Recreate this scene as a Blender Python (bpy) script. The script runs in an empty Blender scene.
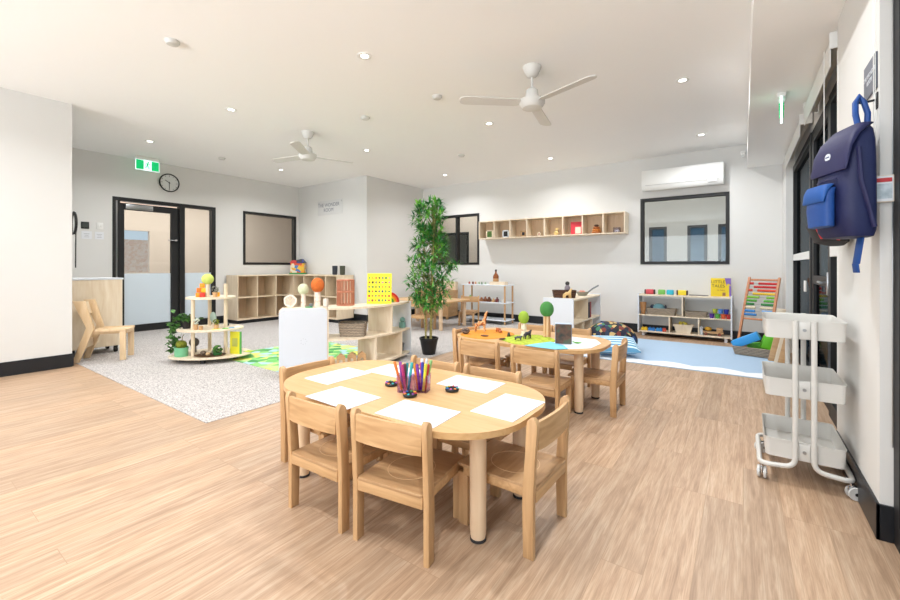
import bpy, bmesh, math, random
from mathutils import Vector, Matrix, Euler
random.seed(7)
PI = math.pi
C = bpy.context.scene.collection
S = bpy.context.scene

# ------------------------------------------------------------------ materials
def lin(c):
    return tuple((v/12.92 if v <= .04045 else ((v+.055)/1.055)**2.4) for v in c)
def rgb(r, g, b): return lin((r/255, g/255, b/255))
def newmat(name):
    m = bpy.data.materials.new(name); m.use_nodes = True
    nt = m.node_tree; b = nt.nodes['Principled BSDF']
    return m, nt, b
def plain(name, col, rough=.5, metal=0, noise=.06, scale=12, bump=0, trans=0, emit=0, alpha=1, coat=0):
    """solid colour with a faint procedural mottling"""
    m, nt, b = newmat(name)
    N = nt.nodes; L = nt.links
    tc = N.new('ShaderNodeTexCoord'); no = N.new('ShaderNodeTexNoise'); no.inputs['Scale'].default_value = scale
    no.inputs['Detail'].default_value = 3
    L.new(tc.outputs['Object'], no.inputs['Vector'])
    mx = N.new('ShaderNodeMix'); mx.data_type = 'RGBA'
    c = rgb(*col)
    mx.inputs[6].default_value = (*[v*(1-noise) for v in c], 1)
    mx.inputs[7].default_value = (*[min(1, v*(1+noise)) for v in c], 1)
    L.new(no.outputs['Fac'], mx.inputs[0]); L.new(mx.outputs[2], b.inputs['Base Color'])
    b.inputs['Roughness'].default_value = rough; b.inputs['Metallic'].default_value = metal
    b.inputs['Transmission Weight'].default_value = trans
    b.inputs['Coat Weight'].default_value = coat
    if emit:
        L.new(mx.outputs[2], b.inputs['Emission Color']); b.inputs['Emission Strength'].default_value = emit
    if bump:
        bp = N.new('ShaderNodeBump'); bp.inputs['Strength'].default_value = bump; bp.inputs['Distance'].default_value = .004
        n2 = N.new('ShaderNodeTexNoise'); n2.inputs['Scale'].default_value = scale*8; L.new(tc.outputs['Object'], n2.inputs['Vector'])
        L.new(n2.outputs['Fac'], bp.inputs['Height']); L.new(bp.outputs['Normal'], b.inputs['Normal'])
    return m
def wood(name, c1, c2, rough=.45, sc=(30, 30, 2.2), amt=1):
    m, nt, b = newmat(name); N = nt.nodes; L = nt.links
    tc = N.new('ShaderNodeTexCoord'); mp = N.new('ShaderNodeMapping'); mp.inputs['Scale'].default_value = sc
    no = N.new('ShaderNodeTexNoise'); no.inputs['Scale'].default_value = 1.6; no.inputs['Detail'].default_value = 5; no.inputs['Distortion'].default_value = .7
    cr = N.new('ShaderNodeValToRGB'); cr.color_ramp.elements[0].position = .3; cr.color_ramp.elements[1].position = .72
    cr.color_ramp.elements[0].color = (*rgb(*c1), 1); cr.color_ramp.elements[1].color = (*rgb(*c2), 1)
    L.new(tc.outputs['Object'], mp.inputs[0]); L.new(mp.outputs[0], no.inputs['Vector']); L.new(no.outputs['Fac'], cr.inputs[0])
    L.new(cr.outputs[0], b.inputs['Base Color']); b.inputs['Roughness'].default_value = rough
    return m
def glass(name, tint=(235, 240, 240), refl=.12):
    m = bpy.data.materials.new(name); m.use_nodes = True; nt = m.node_tree; N = nt.nodes; L = nt.links
    N.remove(N['Principled BSDF']); o = N['Material Output']
    t = N.new('ShaderNodeBsdfTransparent'); t.inputs[0].default_value = (*rgb(*tint), 1)
    g = N.new('ShaderNodeBsdfGlossy'); g.inputs['Roughness'].default_value = .03
    fr = N.new('ShaderNodeFresnel'); fr.inputs[0].default_value = 1.45
    ad = N.new('ShaderNodeMath'); ad.operation = 'MULTIPLY_ADD'; ad.inputs[1].default_value = .3; ad.inputs[2].default_value = refl*.1
    mx = N.new('ShaderNodeMixShader')
    L.new(fr.outputs[0], ad.inputs[0]); L.new(ad.outputs[0], mx.inputs[0]); L.new(t.outputs[0], mx.inputs[1]); L.new(g.outputs[0], mx.inputs[2]); L.new(mx.outputs[0], o.inputs[0])
    return m
def frosted(name, col, through=.25):
    m = bpy.data.materials.new(name); m.use_nodes = True; nt = m.node_tree; N = nt.nodes; L = nt.links
    b = N['Principled BSDF']; o = N['Material Output']
    b.inputs['Base Color'].default_value = (*rgb(*col), 1); b.inputs['Roughness'].default_value = .25
    tl = N.new('ShaderNodeBsdfTranslucent'); tl.inputs[0].default_value = (*rgb(*col), 1)
    t = N.new('ShaderNodeBsdfTransparent')
    m1 = N.new('ShaderNodeMixShader'); m1.inputs[0].default_value = .4
    m2 = N.new('ShaderNodeMixShader'); m2.inputs[0].default_value = through
    L.new(b.outputs[0], m1.inputs[1]); L.new(tl.outputs[0], m1.inputs[2]); L.new(m1.outputs[0], m2.inputs[1]); L.new(t.outputs[0], m2.inputs[2]); L.new(m2.outputs[0], o.inputs[0])
    return m
def plank_mat():
    m, nt, b = newmat('oak_vinyl_planks'); N = nt.nodes; L = nt.links
    tc = N.new('ShaderNodeTexCoord'); mp = N.new('ShaderNodeMapping'); mp.inputs['Rotation'].default_value = (0, 0, PI/2)
    L.new(tc.outputs['Object'], mp.inputs[0])
    br = N.new('ShaderNodeTexBrick'); br.offset = .37; br.offset_frequency = 3
    br.inputs['Scale'].default_value = 1; br.inputs['Brick Width'].default_value = 1.22; br.inputs['Row Height'].default_value = .152
    br.inputs['Mortar Size'].default_value = .0012; br.inputs['Mortar Smooth'].default_value = .1
    br.inputs['Color1'].default_value = (0, 0, 0, 1); br.inputs['Color2'].default_value = (1, 1, 1, 1); br.inputs['Mortar'].default_value = (.5, .5, .5, 1)
    L.new(mp.outputs[0], br.inputs['Vector'])
    # grain, shifted plank by plank
    m2 = N.new('ShaderNodeMapping'); m2.inputs['Scale'].default_value = (1.5, 24, 1)
    ad = N.new('ShaderNodeVectorMath'); ad.operation = 'ADD'
    sc = N.new('ShaderNodeVectorMath'); sc.operation = 'SCALE'; sc.inputs['Scale'].default_value = 37
    L.new(br.outputs['Color'], sc.inputs[0]); L.new(mp.outputs[0], m2.inputs[0]); L.new(m2.outputs[0], ad.inputs[0]); L.new(sc.outputs[0], ad.inputs[1])
    no = N.new('ShaderNodeTexNoise'); no.inputs['Scale'].default_value = 1.7; no.inputs['Detail'].default_value = 7; no.inputs['Roughness'].default_value = .62; no.inputs['Distortion'].default_value = .6
    L.new(ad.outputs[0], no.inputs['Vector'])
    cr = N.new('ShaderNodeValToRGB'); e = cr.color_ramp.elements
    e[0].position = .28; e[0].color = (*rgb(162, 131, 105), 1); e[1].position = .74; e[1].color = (*rgb(208, 183, 157), 1)
    k = cr.color_ramp.elements.new(.5); k.color = (*rgb(188, 157, 129), 1)
    L.new(no.outputs['Fac'], cr.inputs[0])
    # fine streaks
    m3 = N.new('ShaderNodeMapping'); m3.inputs['Scale'].default_value = (7, 170, 1); L.new(mp.outputs[0], m3.inputs[0])
    n3 = N.new('ShaderNodeTexNoise'); n3.inputs['Scale'].default_value = 1.5; n3.inputs['Detail'].default_value = 3; L.new(m3.outputs[0], n3.inputs['Vector'])
    c3 = N.new('ShaderNodeValToRGB'); c3.color_ramp.elements[0].position = .35; c3.color_ramp.elements[0].color = (.83, .81, .79, 1); c3.color_ramp.elements[1].position = .6; c3.color_ramp.elements[1].color = (1, 1, 1, 1)
    L.new(n3.outputs['Fac'], c3.inputs[0])
    mu = N.new('ShaderNodeMix'); mu.data_type = 'RGBA'; mu.blend_type = 'MULTIPLY'; mu.inputs[0].default_value = 1
    L.new(cr.outputs[0], mu.inputs[6]); L.new(c3.outputs[0], mu.inputs[7])
    # tone per plank
    tone = N.new('ShaderNodeValToRGB'); tone.color_ramp.elements[0].color = (.88, .89, .90, 1); tone.color_ramp.elements[1].color = (1.06, 1.05, 1.04, 1)
    L.new(br.outputs['Color'], tone.inputs[0])
    mt = N.new('ShaderNodeMix'); mt.data_type = 'RGBA'; mt.blend_type = 'MULTIPLY'; mt.inputs[0].default_value = 1
    L.new(mu.outputs[2], mt.inputs[6]); L.new(tone.outputs[0], mt.inputs[7])
    ms = N.new('ShaderNodeMix'); ms.data_type = 'RGBA'; L.new(br.outputs['Fac'], ms.inputs[0]); L.new(mt.outputs[2], ms.inputs[6]); ms.inputs[7].default_value = (*rgb(162, 132, 104), 1)
    L.new(ms.outputs[2], b.inputs['Base Color']); b.inputs['Roughness'].default_value = .42
    return m
def carpet_mat():
    m, nt, b = newmat('grey_fleck_carpet'); N = nt.nodes; L = nt.links
    tc = N.new('ShaderNodeTexCoord'); no = N.new('ShaderNodeTexNoise'); no.inputs['Scale'].default_value = 110; no.inputs['Detail'].default_value = 4
    L.new(tc.outputs['Object'], no.inputs['Vector'])
    cr = N.new('ShaderNodeValToRGB'); e = cr.color_ramp.elements
    e[0].position = .36; e[0].color = (*rgb(132, 128, 126), 1); e[1].position = .66; e[1].color = (*rgb(214, 209, 205), 1)
    k = e.new(.5); k.color = (*rgb(182, 176, 173), 1)
    L.new(no.outputs['Fac'], cr.inputs[0]); L.new(cr.outputs[0], b.inputs['Base Color']); b.inputs['Roughness'].default_value = .95
    bp = N.new('ShaderNodeBump'); bp.inputs['Strength'].default_value = .5; bp.inputs['Distance'].default_value = .006
    L.new(no.outputs['Fac'], bp.inputs['Height']); L.new(bp.outputs['Normal'], b.inputs['Normal'])
    return m
def patch_mat(name, cols, scale=6, rough=.8, kind='VORONOI', bump=0):
    """patches of several colours"""
    m, nt, b = newmat(name); N = nt.nodes; L = nt.links
    tc = N.new('ShaderNodeTexCoord')
    if kind == 'VORONOI':
        t = N.new('ShaderNodeTexVoronoi'); t.inputs['Scale'].default_value = scale; src = t.outputs['Color']
        sp = N.new('ShaderNodeSeparateColor'); L.new(src, sp.inputs[0]); src = sp.outputs[0]
    else:
        t = N.new('ShaderNodeTexNoise'); t.inputs['Scale'].default_value = scale; t.inputs['Detail'].default_value = 2; src = t.outputs['Fac']
    L.new(tc.outputs['Object'], t.inputs['Vector'])
    cr = N.new('ShaderNodeValToRGB'); cr.color_ramp.interpolation = 'CONSTANT' if kind == 'VORONOI' else 'LINEAR'
    n = len(cols)
    for i, c in enumerate(cols):
        p = i/n if kind == 'VORONOI' else .3+.4*i/max(1, n-1)
        e = cr.color_ramp.elements[i] if i < 2 else cr.color_ramp.elements.new(p)
        e.position = p; 
    for i, c in enumerate(cols): cr.color_ramp.elements[i].color = (*rgb(*c), 1)
    L.new(src, cr.inputs[0]); L.new(cr.outputs[0], b.inputs['Base Color']); b.inputs['Roughness'].default_value = rough
    return m
def weave_mat(name, c1, c2, sc=60):
    m, nt, b = newmat(name); N = nt.nodes; L = nt.links
    tc = N.new('ShaderNodeTexCoord'); w = N.new('ShaderNodeTexWave'); w.bands_direction = 'Z'; w.inputs['Scale'].default_value = sc; w.inputs['Distortion'].default_value = 3; w.inputs['Detail'].default_value = 2; w.inputs['Detail Scale'].default_value = 3
    L.new(tc.outputs['Object'], w.inputs['Vector'])
    cr = N.new('ShaderNodeValToRGB'); cr.color_ramp.elements[0].color = (*rgb(*c1), 1); cr.color_ramp.elements[1].color = (*rgb(*c2), 1)
    L.new(w.outputs['Fac'], cr.inputs[0]); L.new(cr.outputs[0], b.inputs['Base Color']); b.inputs['Roughness'].default_value = .8
    bp = N.new('ShaderNodeBump'); bp.inputs['Strength'].default_value = .6; bp.inputs['Distance'].default_value = .003
    L.new(w.outputs['Fac'], bp.inputs['Height']); L.new(bp.outputs['Normal'], b.inputs['Normal'])
    return m
def stripe_mat(name, c1, c2, sc=20, axis='X', rough=.8):
    m, nt, b = newmat(name); N = nt.nodes; L = nt.links
    tc = N.new('ShaderNodeTexCoord'); w = N.new('ShaderNodeTexWave'); w.bands_direction = axis; w.inputs['Scale'].default_value = sc
    L.new(tc.outputs['Object'], w.inputs['Vector'])
    cr = N.new('ShaderNodeValToRGB'); cr.color_ramp.interpolation = 'CONSTANT'; cr.color_ramp.elements[1].position = .55
    cr.color_ramp.elements[0].color = (*rgb(*c1), 1); cr.color_ramp.elements[1].color = (*rgb(*c2), 1)
    L.new(w.outputs['Fac'], cr.inputs[0]); L.new(cr.outputs[0], b.inputs['Base Color']); b.inputs['Roughness'].default_value = rough
    return m

m_wall = plain('wall_paint', (222, 221, 218), .75, noise=.012, scale=2)
m_ceil = plain('ceiling_paint', (250, 250, 249), .85, noise=.01, scale=2)
m_beige = plain('beige_paint', (224, 206, 192), .8, noise=.03, scale=2)
m_floor = plank_mat(); m_carpet = carpet_mat()
m_base = plain('charcoal_vinyl_skirting', (22, 26, 32), .35, noise=.05)
m_pine = wood('pale_pine', (214, 182, 140), (230, 202, 164), sc=(14, 14, 2))
m_black = plain('black_powdercoat', (17, 18, 20), .5, noise=.05)
m_blackp = plain('black_plastic', (20, 20, 22), .45)
m_white = plain('white_laminate', (222, 228, 236), .35, noise=.01)
m_whitem = plain('white_enamel_metal', (208, 206, 201), .35, noise=.01)
m_plast = plain('white_plastic', (235, 235, 232), .4, noise=.01)
m_fan = plain('matt_white_fan', (214, 213, 209), .5, noise=.01)
m_chrome = plain('chrome', (200, 202, 205), .2, metal=1)
m_steel = plain('brushed_steel', (170, 172, 175), .3, metal=1)
m_ply = wood('birch_plywood', (222, 200, 170), (236, 218, 190), sc=(14, 14, 2))
m_plyl = wood('pale_birch_board', (225, 206, 178), (238, 224, 202), sc=(14, 14, 2))
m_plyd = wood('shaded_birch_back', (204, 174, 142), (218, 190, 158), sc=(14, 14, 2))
m_beech = wood('beech', (184, 142, 98), (210, 170, 124), sc=(26, 26, 2))
m_beechs = wood('beech_ply_seat', (172, 132, 92), (194, 156, 114), sc=(3, 26, 26))
m_beechh = wood('beech_board', (186, 144, 98), (212, 172, 126), sc=(2, 26, 26))
m_top = wood('maple_tabletop', (200, 156, 104), (214, 174, 124), sc=(2, 22, 22), rough=.35)
m_topr = wood('maple_edge', (214, 172, 112), (232, 198, 142), sc=(2, 4, 120), rough=.4)
m_leg = wood('pale_round_leg', (222, 190, 154), (234, 206, 174), sc=(20, 20, 2))
m_rubber = plain('dark_rubber', (45, 44, 46), .7)
m_paper = plain('white_paper', (228, 230, 234), .8, noise=.005)
m_glass = glass('clear_glass'); m_gtint = glass('tinted_glass', (120, 150, 165), .1)
m_frost = frosted('frosted_film', (222, 234, 242), .12)
m_wick = weave_mat('grey_wicker', (104, 92, 78), (178, 162, 142), 17)
m_wickd = weave_mat('brown_wicker', (44, 28, 22), (100, 66, 48), 11)
m_felt_o = plain('orange_felt', (214, 140, 44), .95, noise=.2, scale=20)
m_felt_g = patch_mat('green_felt', [(120, 140, 40), (186, 200, 60), (150, 176, 66)], 18, .95, 'NOISE')
m_felt_b = plain('sky_blue_felt', (128, 206, 236), .95, noise=.08, scale=20)
m_felt_w = plain('white_felt', (236, 240, 246), .95, noise=.02, scale=20)
COL = {}
def col(r, g, b, rough=.5):
    k = (r, g, b, rough)
    if k not in COL: COL[k] = plain('solid_%d_%d_%d' % (r, g, b), (r, g, b), rough, noise=.05)
    return COL[k]

# ------------------------------------------------------------------ mesh builder
class MB:
    def __init__(s): s.b = bmesh.new(); s.mi = 0
    def _fin(s, vs, M=None, bev=0, seg=2):
        if M is not None: bmesh.ops.transform(s.b, matrix=M, verts=vs)
        fs = set(f for v in vs for f in v.link_faces)
        for f in fs: f.material_index = s.mi
        if bev:
            es = list({e for f in fs for e in f.edges})
            r = bmesh.ops.bevel(s.b, geom=es, offset=bev, segments=seg, profile=.5, affect='EDGES', clamp_overlap=True)
            for f in r['faces']: f.material_index = s.mi
        return s
    def box(s, x0, x1, y0, y1, z0, z1, bev=0, M=None):
        vs = [s.b.verts.new((x, y, z)) for x in (x0, x1) for y in (y0, y1) for z in (z0, z1)]
        for q in ((0, 1, 3, 2), (4, 6, 7, 5), (0, 4, 5, 1), (2, 3, 7, 6), (0, 2, 6, 4), (1, 5, 7, 3)):
            s.b.faces.new([vs[i] for i in q])
        return s._fin(vs, M, bev)
    def prism(s, pts, z0, z1, bev=0, M=None, seg=2):
        lo = [s.b.verts.new((x, y, z0)) for x, y in pts]; hi = [s.b.verts.new((x, y, z1)) for x, y in pts]
        s.b.faces.new(lo[::-1]); s.b.faces.new(hi); n = len(pts)
        for i in range(n): s.b.faces.new([lo[i], lo[(i+1) % n], hi[(i+1) % n], hi[i]])
        vs = lo+hi
        if M is not None: bmesh.ops.transform(s.b, matrix=M, verts=vs)
        for f in set(f for v in vs for f in v.link_faces): f.material_index = s.mi
        if bev:
            es = [e for f in set(f for v in vs for f in v.link_faces) if len(f.verts) == n and n > 4 or n <= 4 for e in (f.edges if (len(f.verts) == n) else [])]
            r = bmesh.ops.bevel(s.b, geom=list(set(es)), offset=bev, segments=seg, profile=.5, affect='EDGES', clamp_overlap=True)
            for f in r['faces']: f.material_index = s.mi
        return s
    def lathe(s, prof, c=(0, 0, 0), n=24, M=None, sx=1, sy=1, cap=True):
        rings = []; vs = []
        for r, z in prof:
            ring = [s.b.verts.new((c[0]+r*sx*math.cos(2*PI*i/n), c[1]+r*sy*math.sin(2*PI*i/n), c[2]+z)) for i in range(n)]
            rings.append(ring); vs += ring
        for a, b in zip(rings, rings[1:]):
            for i in range(n): s.b.faces.new([a[i], a[(i+1) % n], b[(i+1) % n], b[i]])
        if cap:
            s.b.faces.new(rings[0][::-1]); s.b.faces.new(rings[-1])
        return s._fin(vs, M)
    def cyl(s, a, b, r0, r1=None, n=16):
        if r1 is None: r1 = r0
        a = Vector(a); b = Vector(b); d = b-a; L = d.length
        q = d.to_track_quat('Z', 'Y').to_matrix().to_4x4()
        return s.lathe([(r0, 0), (r1, L)], n=n, M=Matrix.Translation(a) @ q)
    def ball(s, c, r, sc=(1, 1, 1), n=16, m=10, M=None):
        T = Matrix.Translation(c) @ Matrix.Diagonal((*sc, 1))
        if M is not None: T = M @ T
        r_ = bmesh.ops.create_uvsphere(s.b, u_segments=n, v_segments=m, radius=r)
        return s._fin(r_['verts'], T)
    def tube(s, path, r, n=10, closed=False):
        path = [Vector(p) for p in path]; rings = []
        N = len(path); up = None
        for i, p in enumerate(path):
            if closed: d = path[(i+1) % N]-path[i-1]
            else: d = path[min(i+1, N-1)]-path[max(i-1, 0)]
            d.normalize()
            if up is None: up = Vector((0, 0, 1)) if abs(d.z) < .9 else Vector((1, 0, 0))
            x = up.cross(d)
            if x.length < 1e-4: x = Vector((1, 0, 0)).cross(d)
            x.normalize(); y = d.cross(x); up = y
            rr = r[i] if isinstance(r, (list, tuple)) else r
            rings.append([s.b.verts.new(p+x*rr*math.cos(2*PI*k/n)+y*rr*math.sin(2*PI*k/n)) for k in range(n)])
        prs = list(zip(rings, rings[1:])) + ([(rings[-1], rings[0])] if closed else [])
        for a, b in prs:
            for k in range(n): s.b.faces.new([a[k], a[(k+1) % n], b[(k+1) % n], b[k]])
        if not closed: s.b.faces.new(rings[0][::-1]); s.b.faces.new(rings[-1])
        vs = [v for q in rings for v in q]
        return s._fin(vs)
    def mat(s, i): s.mi = i; return s
    def build(s, name, mats, parent=None, loc=None, rz=0, smooth=True, rot=None):
        bmesh.ops.recalc_face_normals(s.b, faces=s.b.faces)
        me = bpy.data.meshes.new(name); s.b.to_mesh(me); s.b.free()
        if not isinstance(mats, (list, tuple)): mats = [mats]
        for m in mats: me.materials.append(m)
        o = bpy.data.objects.new(name, me); C.objects.link(o)
        if parent is not None: o.parent = parent
        if loc is not None: o.location = loc
        if rot is not None: o.rotation_euler = rot
        elif rz: o.rotation_euler = (0, 0, rz)
        if smooth and len(me.polygons):
            for p in me.polygons: p.use_smooth = True
            try: me.set_sharp_from_angle(angle=math.radians(38))
            except Exception: pass
        return o
def fillet(path, r, k=5):
    """round the corners of a 3-D polyline"""
    P = [Vector(p) for p in path]; out = [P[0]]
    for i in range(1, len(P)-1):
        a = (P[i-1]-P[i]); b = (P[i+1]-P[i]); rr = min(r, a.length*.49, b.length*.49)
        a.normalize(); b.normalize(); p0 = P[i]+a*rr; p1 = P[i]+b*rr
        for j in range(k+1):
            t = j/k; out.append((1-t)**2*p0+2*t*(1-t)*P[i]+t*t*p1)
    out.append(P[-1]); return out
def rrect(cx, cy, hx, hy, r, k=8):
    pts = []
    for qx, qy, a in ((1, 1, 0), (-1, 1, 90), (-1, -1, 180), (1, -1, 270)):
        for j in range(k+1):
            t = math.radians(a+90*j/k); pts.append((cx+qx*(hx-r)+r*math.cos(t), cy+qy*(hy-r)+r*math.sin(t)))
    return pts
def tag(o, label, cat, group=None, kind=None):
    o['label'] = label
    if cat: o['category'] = cat
    if group: o['group'] = group
    if kind: o['kind'] = kind
    return o
def thing(name, label, cat, loc=(0, 0, 0), rz=0, group=None):
    o = bpy.data.objects.new(name, None); o.empty_display_size = .05; C.objects.link(o)
    o.location = loc; o.rotation_euler = (0, 0, rz)
    return tag(o, label, cat, group)
def dup(root, loc=None, rz=None, label=None, group=None):
    r = root.copy(); C.objects.link(r)
    if loc is not None: r.location = loc
    if rz is not None: r.rotation_euler = (0, 0, rz)
    if label: r['label'] = label
    if group: r['group'] = group
    for ch in list(root.children):
        c = ch.copy(); C.objects.link(c); c.parent = r
        for g in list(ch.children):
            d = g.copy(); C.objects.link(d); d.parent = c
    return r
def struct(o, label=None):
    o['kind'] = 'structure'
    if label: o['label'] = label
    return o
def text_mesh(name, txt, size, mat, parent, loc, rot, ext=.0006, align='CENTER', ls=1):
    cu = bpy.data.curves.new(name, 'FONT'); cu.body = txt; cu.size = size; cu.extrude = ext; cu.align_x = align; cu.align_y = 'CENTER'; cu.space_line = ls
    t = bpy.data.objects.new(name+'_tmp', cu); C.objects.link(t)
    bpy.context.view_layer.update()
    me = bpy.data.meshes.new_from_object(t.evaluated_get(bpy.context.evaluated_depsgraph_get()))
    bpy.data.objects.remove(t)
    me.materials.clear(); me.materials.append(mat)
    o = bpy.data.objects.new(name, me); C.objects.link(o); o.parent = parent; o.location = loc; o.rotation_euler = rot
    return o

# ------------------------------------------------------------------ the room
H = 3.0
def wall_boxes(name, mats, boxes, bev=0):
    b = MB()
    for q in boxes: b.box(*q)
    return struct(b.build(name, mats, smooth=False))
XL, XP, YB, XR = -8.56, -6.27, 7.75, .47
struct(MB().box(-3.2, 1.0, -4, 7.9, -.1, 0).box(-8.6, -3.2, -4, 1.44, -.1, 0).build('floor', m_floor, smooth=False), 'pale oak vinyl plank floor')
struct(MB().box(-8.6, -3.2, 1.44, 7.9, -.1, .004).build('floor', m_carpet, smooth=False), 'flecked light grey carpet floor')
struct(MB().box(-8.76, .048, -4, 7.9, H, H+.1).build('ceiling', m_ceil, smooth=False), 'flat white ceiling')
struct(MB().box(.048, .75, -4, 7.9, 2.64, H+.1).build('ceiling', m_ceil, smooth=False), 'lowered white ceiling strip above the glazing')
# left wall with door and window openings
DY0, DY1, DZ = 2.376, 4.025, 2.312
WY0, WY1, SZ, WZ = 4.58, 5.84, 1.178, 2.306
wall_boxes('wall_left', m_wall, [(XL-.16, XL, 1.37, DY0, 0, H), (XL-.16, XL, DY0, DY1, DZ, H), (XL-.16, XL, DY1, WY0, 0, H),
                                 (XL-.16, XL, WY0, WY1, 0, SZ), (XL-.16, XL, WY0, WY1, WZ, H), (XL-.16, XL, WY1, 7.9, 0, H)])
wall_boxes('wall_left', m_wall, [(XL-.16, XP, -4, 1.37, 0, H)])['label'] = 'white wall block at the left edge'
wall_boxes('wall_back', m_wall, [(XL, XP, 5.92, 7.9, 0, H)])['label'] = 'projecting wall block carrying the small sign'
W2 = (-5.97, -4.70); W3 = (-1.447, -.171)
wall_boxes('wall_back', m_wall, [(XP, W2[0], YB, YB+.15, 0, H), (W2[0], W2[1], YB, YB+.15, 0, SZ), (W2[0], W2[1], YB, YB+.15, WZ, H),
                                 (W2[1], W3[0], YB, YB+.15, 0, H), (W3[0], W3[1], YB, YB+.15, 0, SZ), (W3[0], W3[1], YB, YB+.15, WZ, H),
                                 (W3[1], .75, YB, YB+.15, 0, H)])
GX = .57
wall_boxes('wall_right', m_wall, [(XR, .66, 2.47, 3.42, 0, 2.64), (XR, .75, 7.12, YB, 0, 2.64), (.56, .75, 3.42, 7.12, 2.46, 2.64)])
wall_boxes('wall_right', m_wall, [(.56, .75, -4, -1.0, 0, 2.64), (.56, .75, -1.0, 2.47, 2.5, 2.64)])
# wall behind the camera, with a wide opening added for the rear fill light
wall_boxes('wall_front', m_wall, [(-8.76, -6.0, -4.15, -4, 0, H), (-6.0, .2, -4.15, -4, 0, .5), (-6.0, .2, -4.15, -4, 2.75, H), (.2, .75, -4.15, -4, 0, H)])
# skirtings
def skirt(name, boxes):
    b = MB()
    for q in boxes: b.box(*q, bev=.002)
    struct(b.build(name, m_base, smooth=False))
BH = .15; t_ = .012
skirt('baseboard_left', [(XP, XP+t_, -4, 1.37, 0, BH), (XP-2.2, XP+t_, 1.37, 1.37+t_, .004, BH)])
skirt('baseboard_left', [(XL, XL+t_, 1.39, DY0, .004, BH), (XL, XL+t_, DY1, 5.90, .004, BH)])
skirt('baseboard_back', [(XL+t_, XP+t_, 5.92-t_, 5.92, .004, BH), (XP, XP+t_, 5.92, YB, .004, BH), (XP+t_, XR, YB-t_, YB, .004, BH)])
skirt('baseboard_right', [(XR-t_, XR, 2.47-t_, 3.42, 0, BH), (XR-t_, .53, 2.47-t_, 2.47, 0, BH), (XR-t_, XR, 7.12, YB-t_, 0, BH)])

# windows looking into neighbouring rooms
def window(name, axis, pos, a0, a1, z0, z1, depth, fw=.05, mull=None, fw2=None):
    """black framed fixed window; axis 'x' = lies in plane x=pos; depth = signed direction away from the room"""
    e = thing(name, '', None, (0, 0, 0)); del e['label']; e['kind'] = 'structure'
    b = MB(); p0, p1 = sorted((pos-depth*.012, pos+depth*.10))
    def bar(u0, u1, w0, w1):
        if axis == 'x': b.box(p0, p1, u0, u1, w0, w1, bev=.002)
        else: b.box(u0, u1, p0, p1, w0, w1, bev=.002)
    bar(a0, a0+fw, z0, z1); bar(a1-fw, a1, z0, z1); bar(a0+fw, a1-fw, z0, z0+fw); bar(a0+fw, a1-fw, z1-fw, z1)
    if mull: bar(mull-fw/2, mull+fw/2, z0+fw, z1-fw)
    b.build('window_frame', m_black, e, smooth=False)
    g = MB(); q0, q1 = sorted((pos+depth*.04, pos+depth*.046))
    if axis == 'x': g.box(q0, q1, a0+fw, a1-fw, z0+fw, z1-fw)
    else: g.box(a0+fw, a1-fw, q0, q1, z0+fw, z1-fw)
    g.build('window_glass', m_glass, e, smooth=False)
    return e
window('window_1', 'x', XL, WY0, WY1, SZ, WZ, -1)
window('window_2', 'y', YB, W2[0], W2[1], SZ, WZ, 1, mull=-5.30)
window('window_3', 'y', YB, W3[0], W3[1], SZ, WZ, 1)

# door_1: black framed glazed door with sidelight
d = thing('door_1', '', None); del d['label']; d['kind'] = 'structure'
b = MB(); x0, x1 = XL-.11, XL+.012
b.box(x0, x1, DY0, DY0+.045, 0, DZ, .002).box(x0, x1, DY0+.075, DY0+.105, 0, DZ-.06, .002).box(x0, x1, DY1-.07, DY1, 0, DZ, .002)
b.box(x0, x1, DY0+.045, DY1-.07, DZ-.06, DZ, .002).box(x0, x1, 3.38, 3.47, 0, DZ-.06, .002).box(x0, x1, 3.47, DY1-.07, 0, .13, .002)
b.build('door_frame', m_black, d, smooth=False)
struct(MB().box(XL-.06, XL-.01, DY0+.045, DY0+.075, 0, DZ-.06).build('trim_1', m_steel, smooth=False))
b = MB(); x0, x1 = XL-.07, XL-.02
b.box(x0, x1, DY0+.11, DY0+.17, .01, DZ-.09, .002).box(x0, x1, 3.25, 3.375, .01, DZ-.09, .002).box(x0, x1, DY0+.17, 3.25, .01, .13, .002).box(x0, x1, DY0+.17, 3.25, DZ-.2, DZ-.09, .002)
b.build('door_leaf', m_black, d, smooth=False)
b = MB().box(XL-.05, XL-.044, DY0+.17, 3.25, 1.02, DZ-.2).box(XL-.05, XL-.044, 3.47, DY1-.07, 1.02, DZ-.06)
b.build('door_glass', m_glass, d, smooth=False)
b = MB().box(XL-.05, XL-.042, DY0+.17, 3.25, .13, 1.02).box(XL-.05, XL-.042, 3.47, DY1-.07, .13, 1.02)
b.build('frosted_glass', m_frost, d, smooth=False)
h = MB().cyl((XL-.02, 3.31, 1.62), (XL+.04, 3.31, 1.62), .022).cyl((XL+.035, 3.33, 1.62), (XL+.035, 3.18, 1.62), .01)
h.build('door_handle', m_chrome, d)
MB().box(XL-.02, XL+.03, 2.55, 2.95, DZ-.19, DZ-.11, .004).build('door_closer', m_steel, d)
MB().box(XL-.015, XL-.005, 2.56, 3.2, DZ-.078, DZ-.062, .002).build('closer_arm', m_steel, d)

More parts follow.
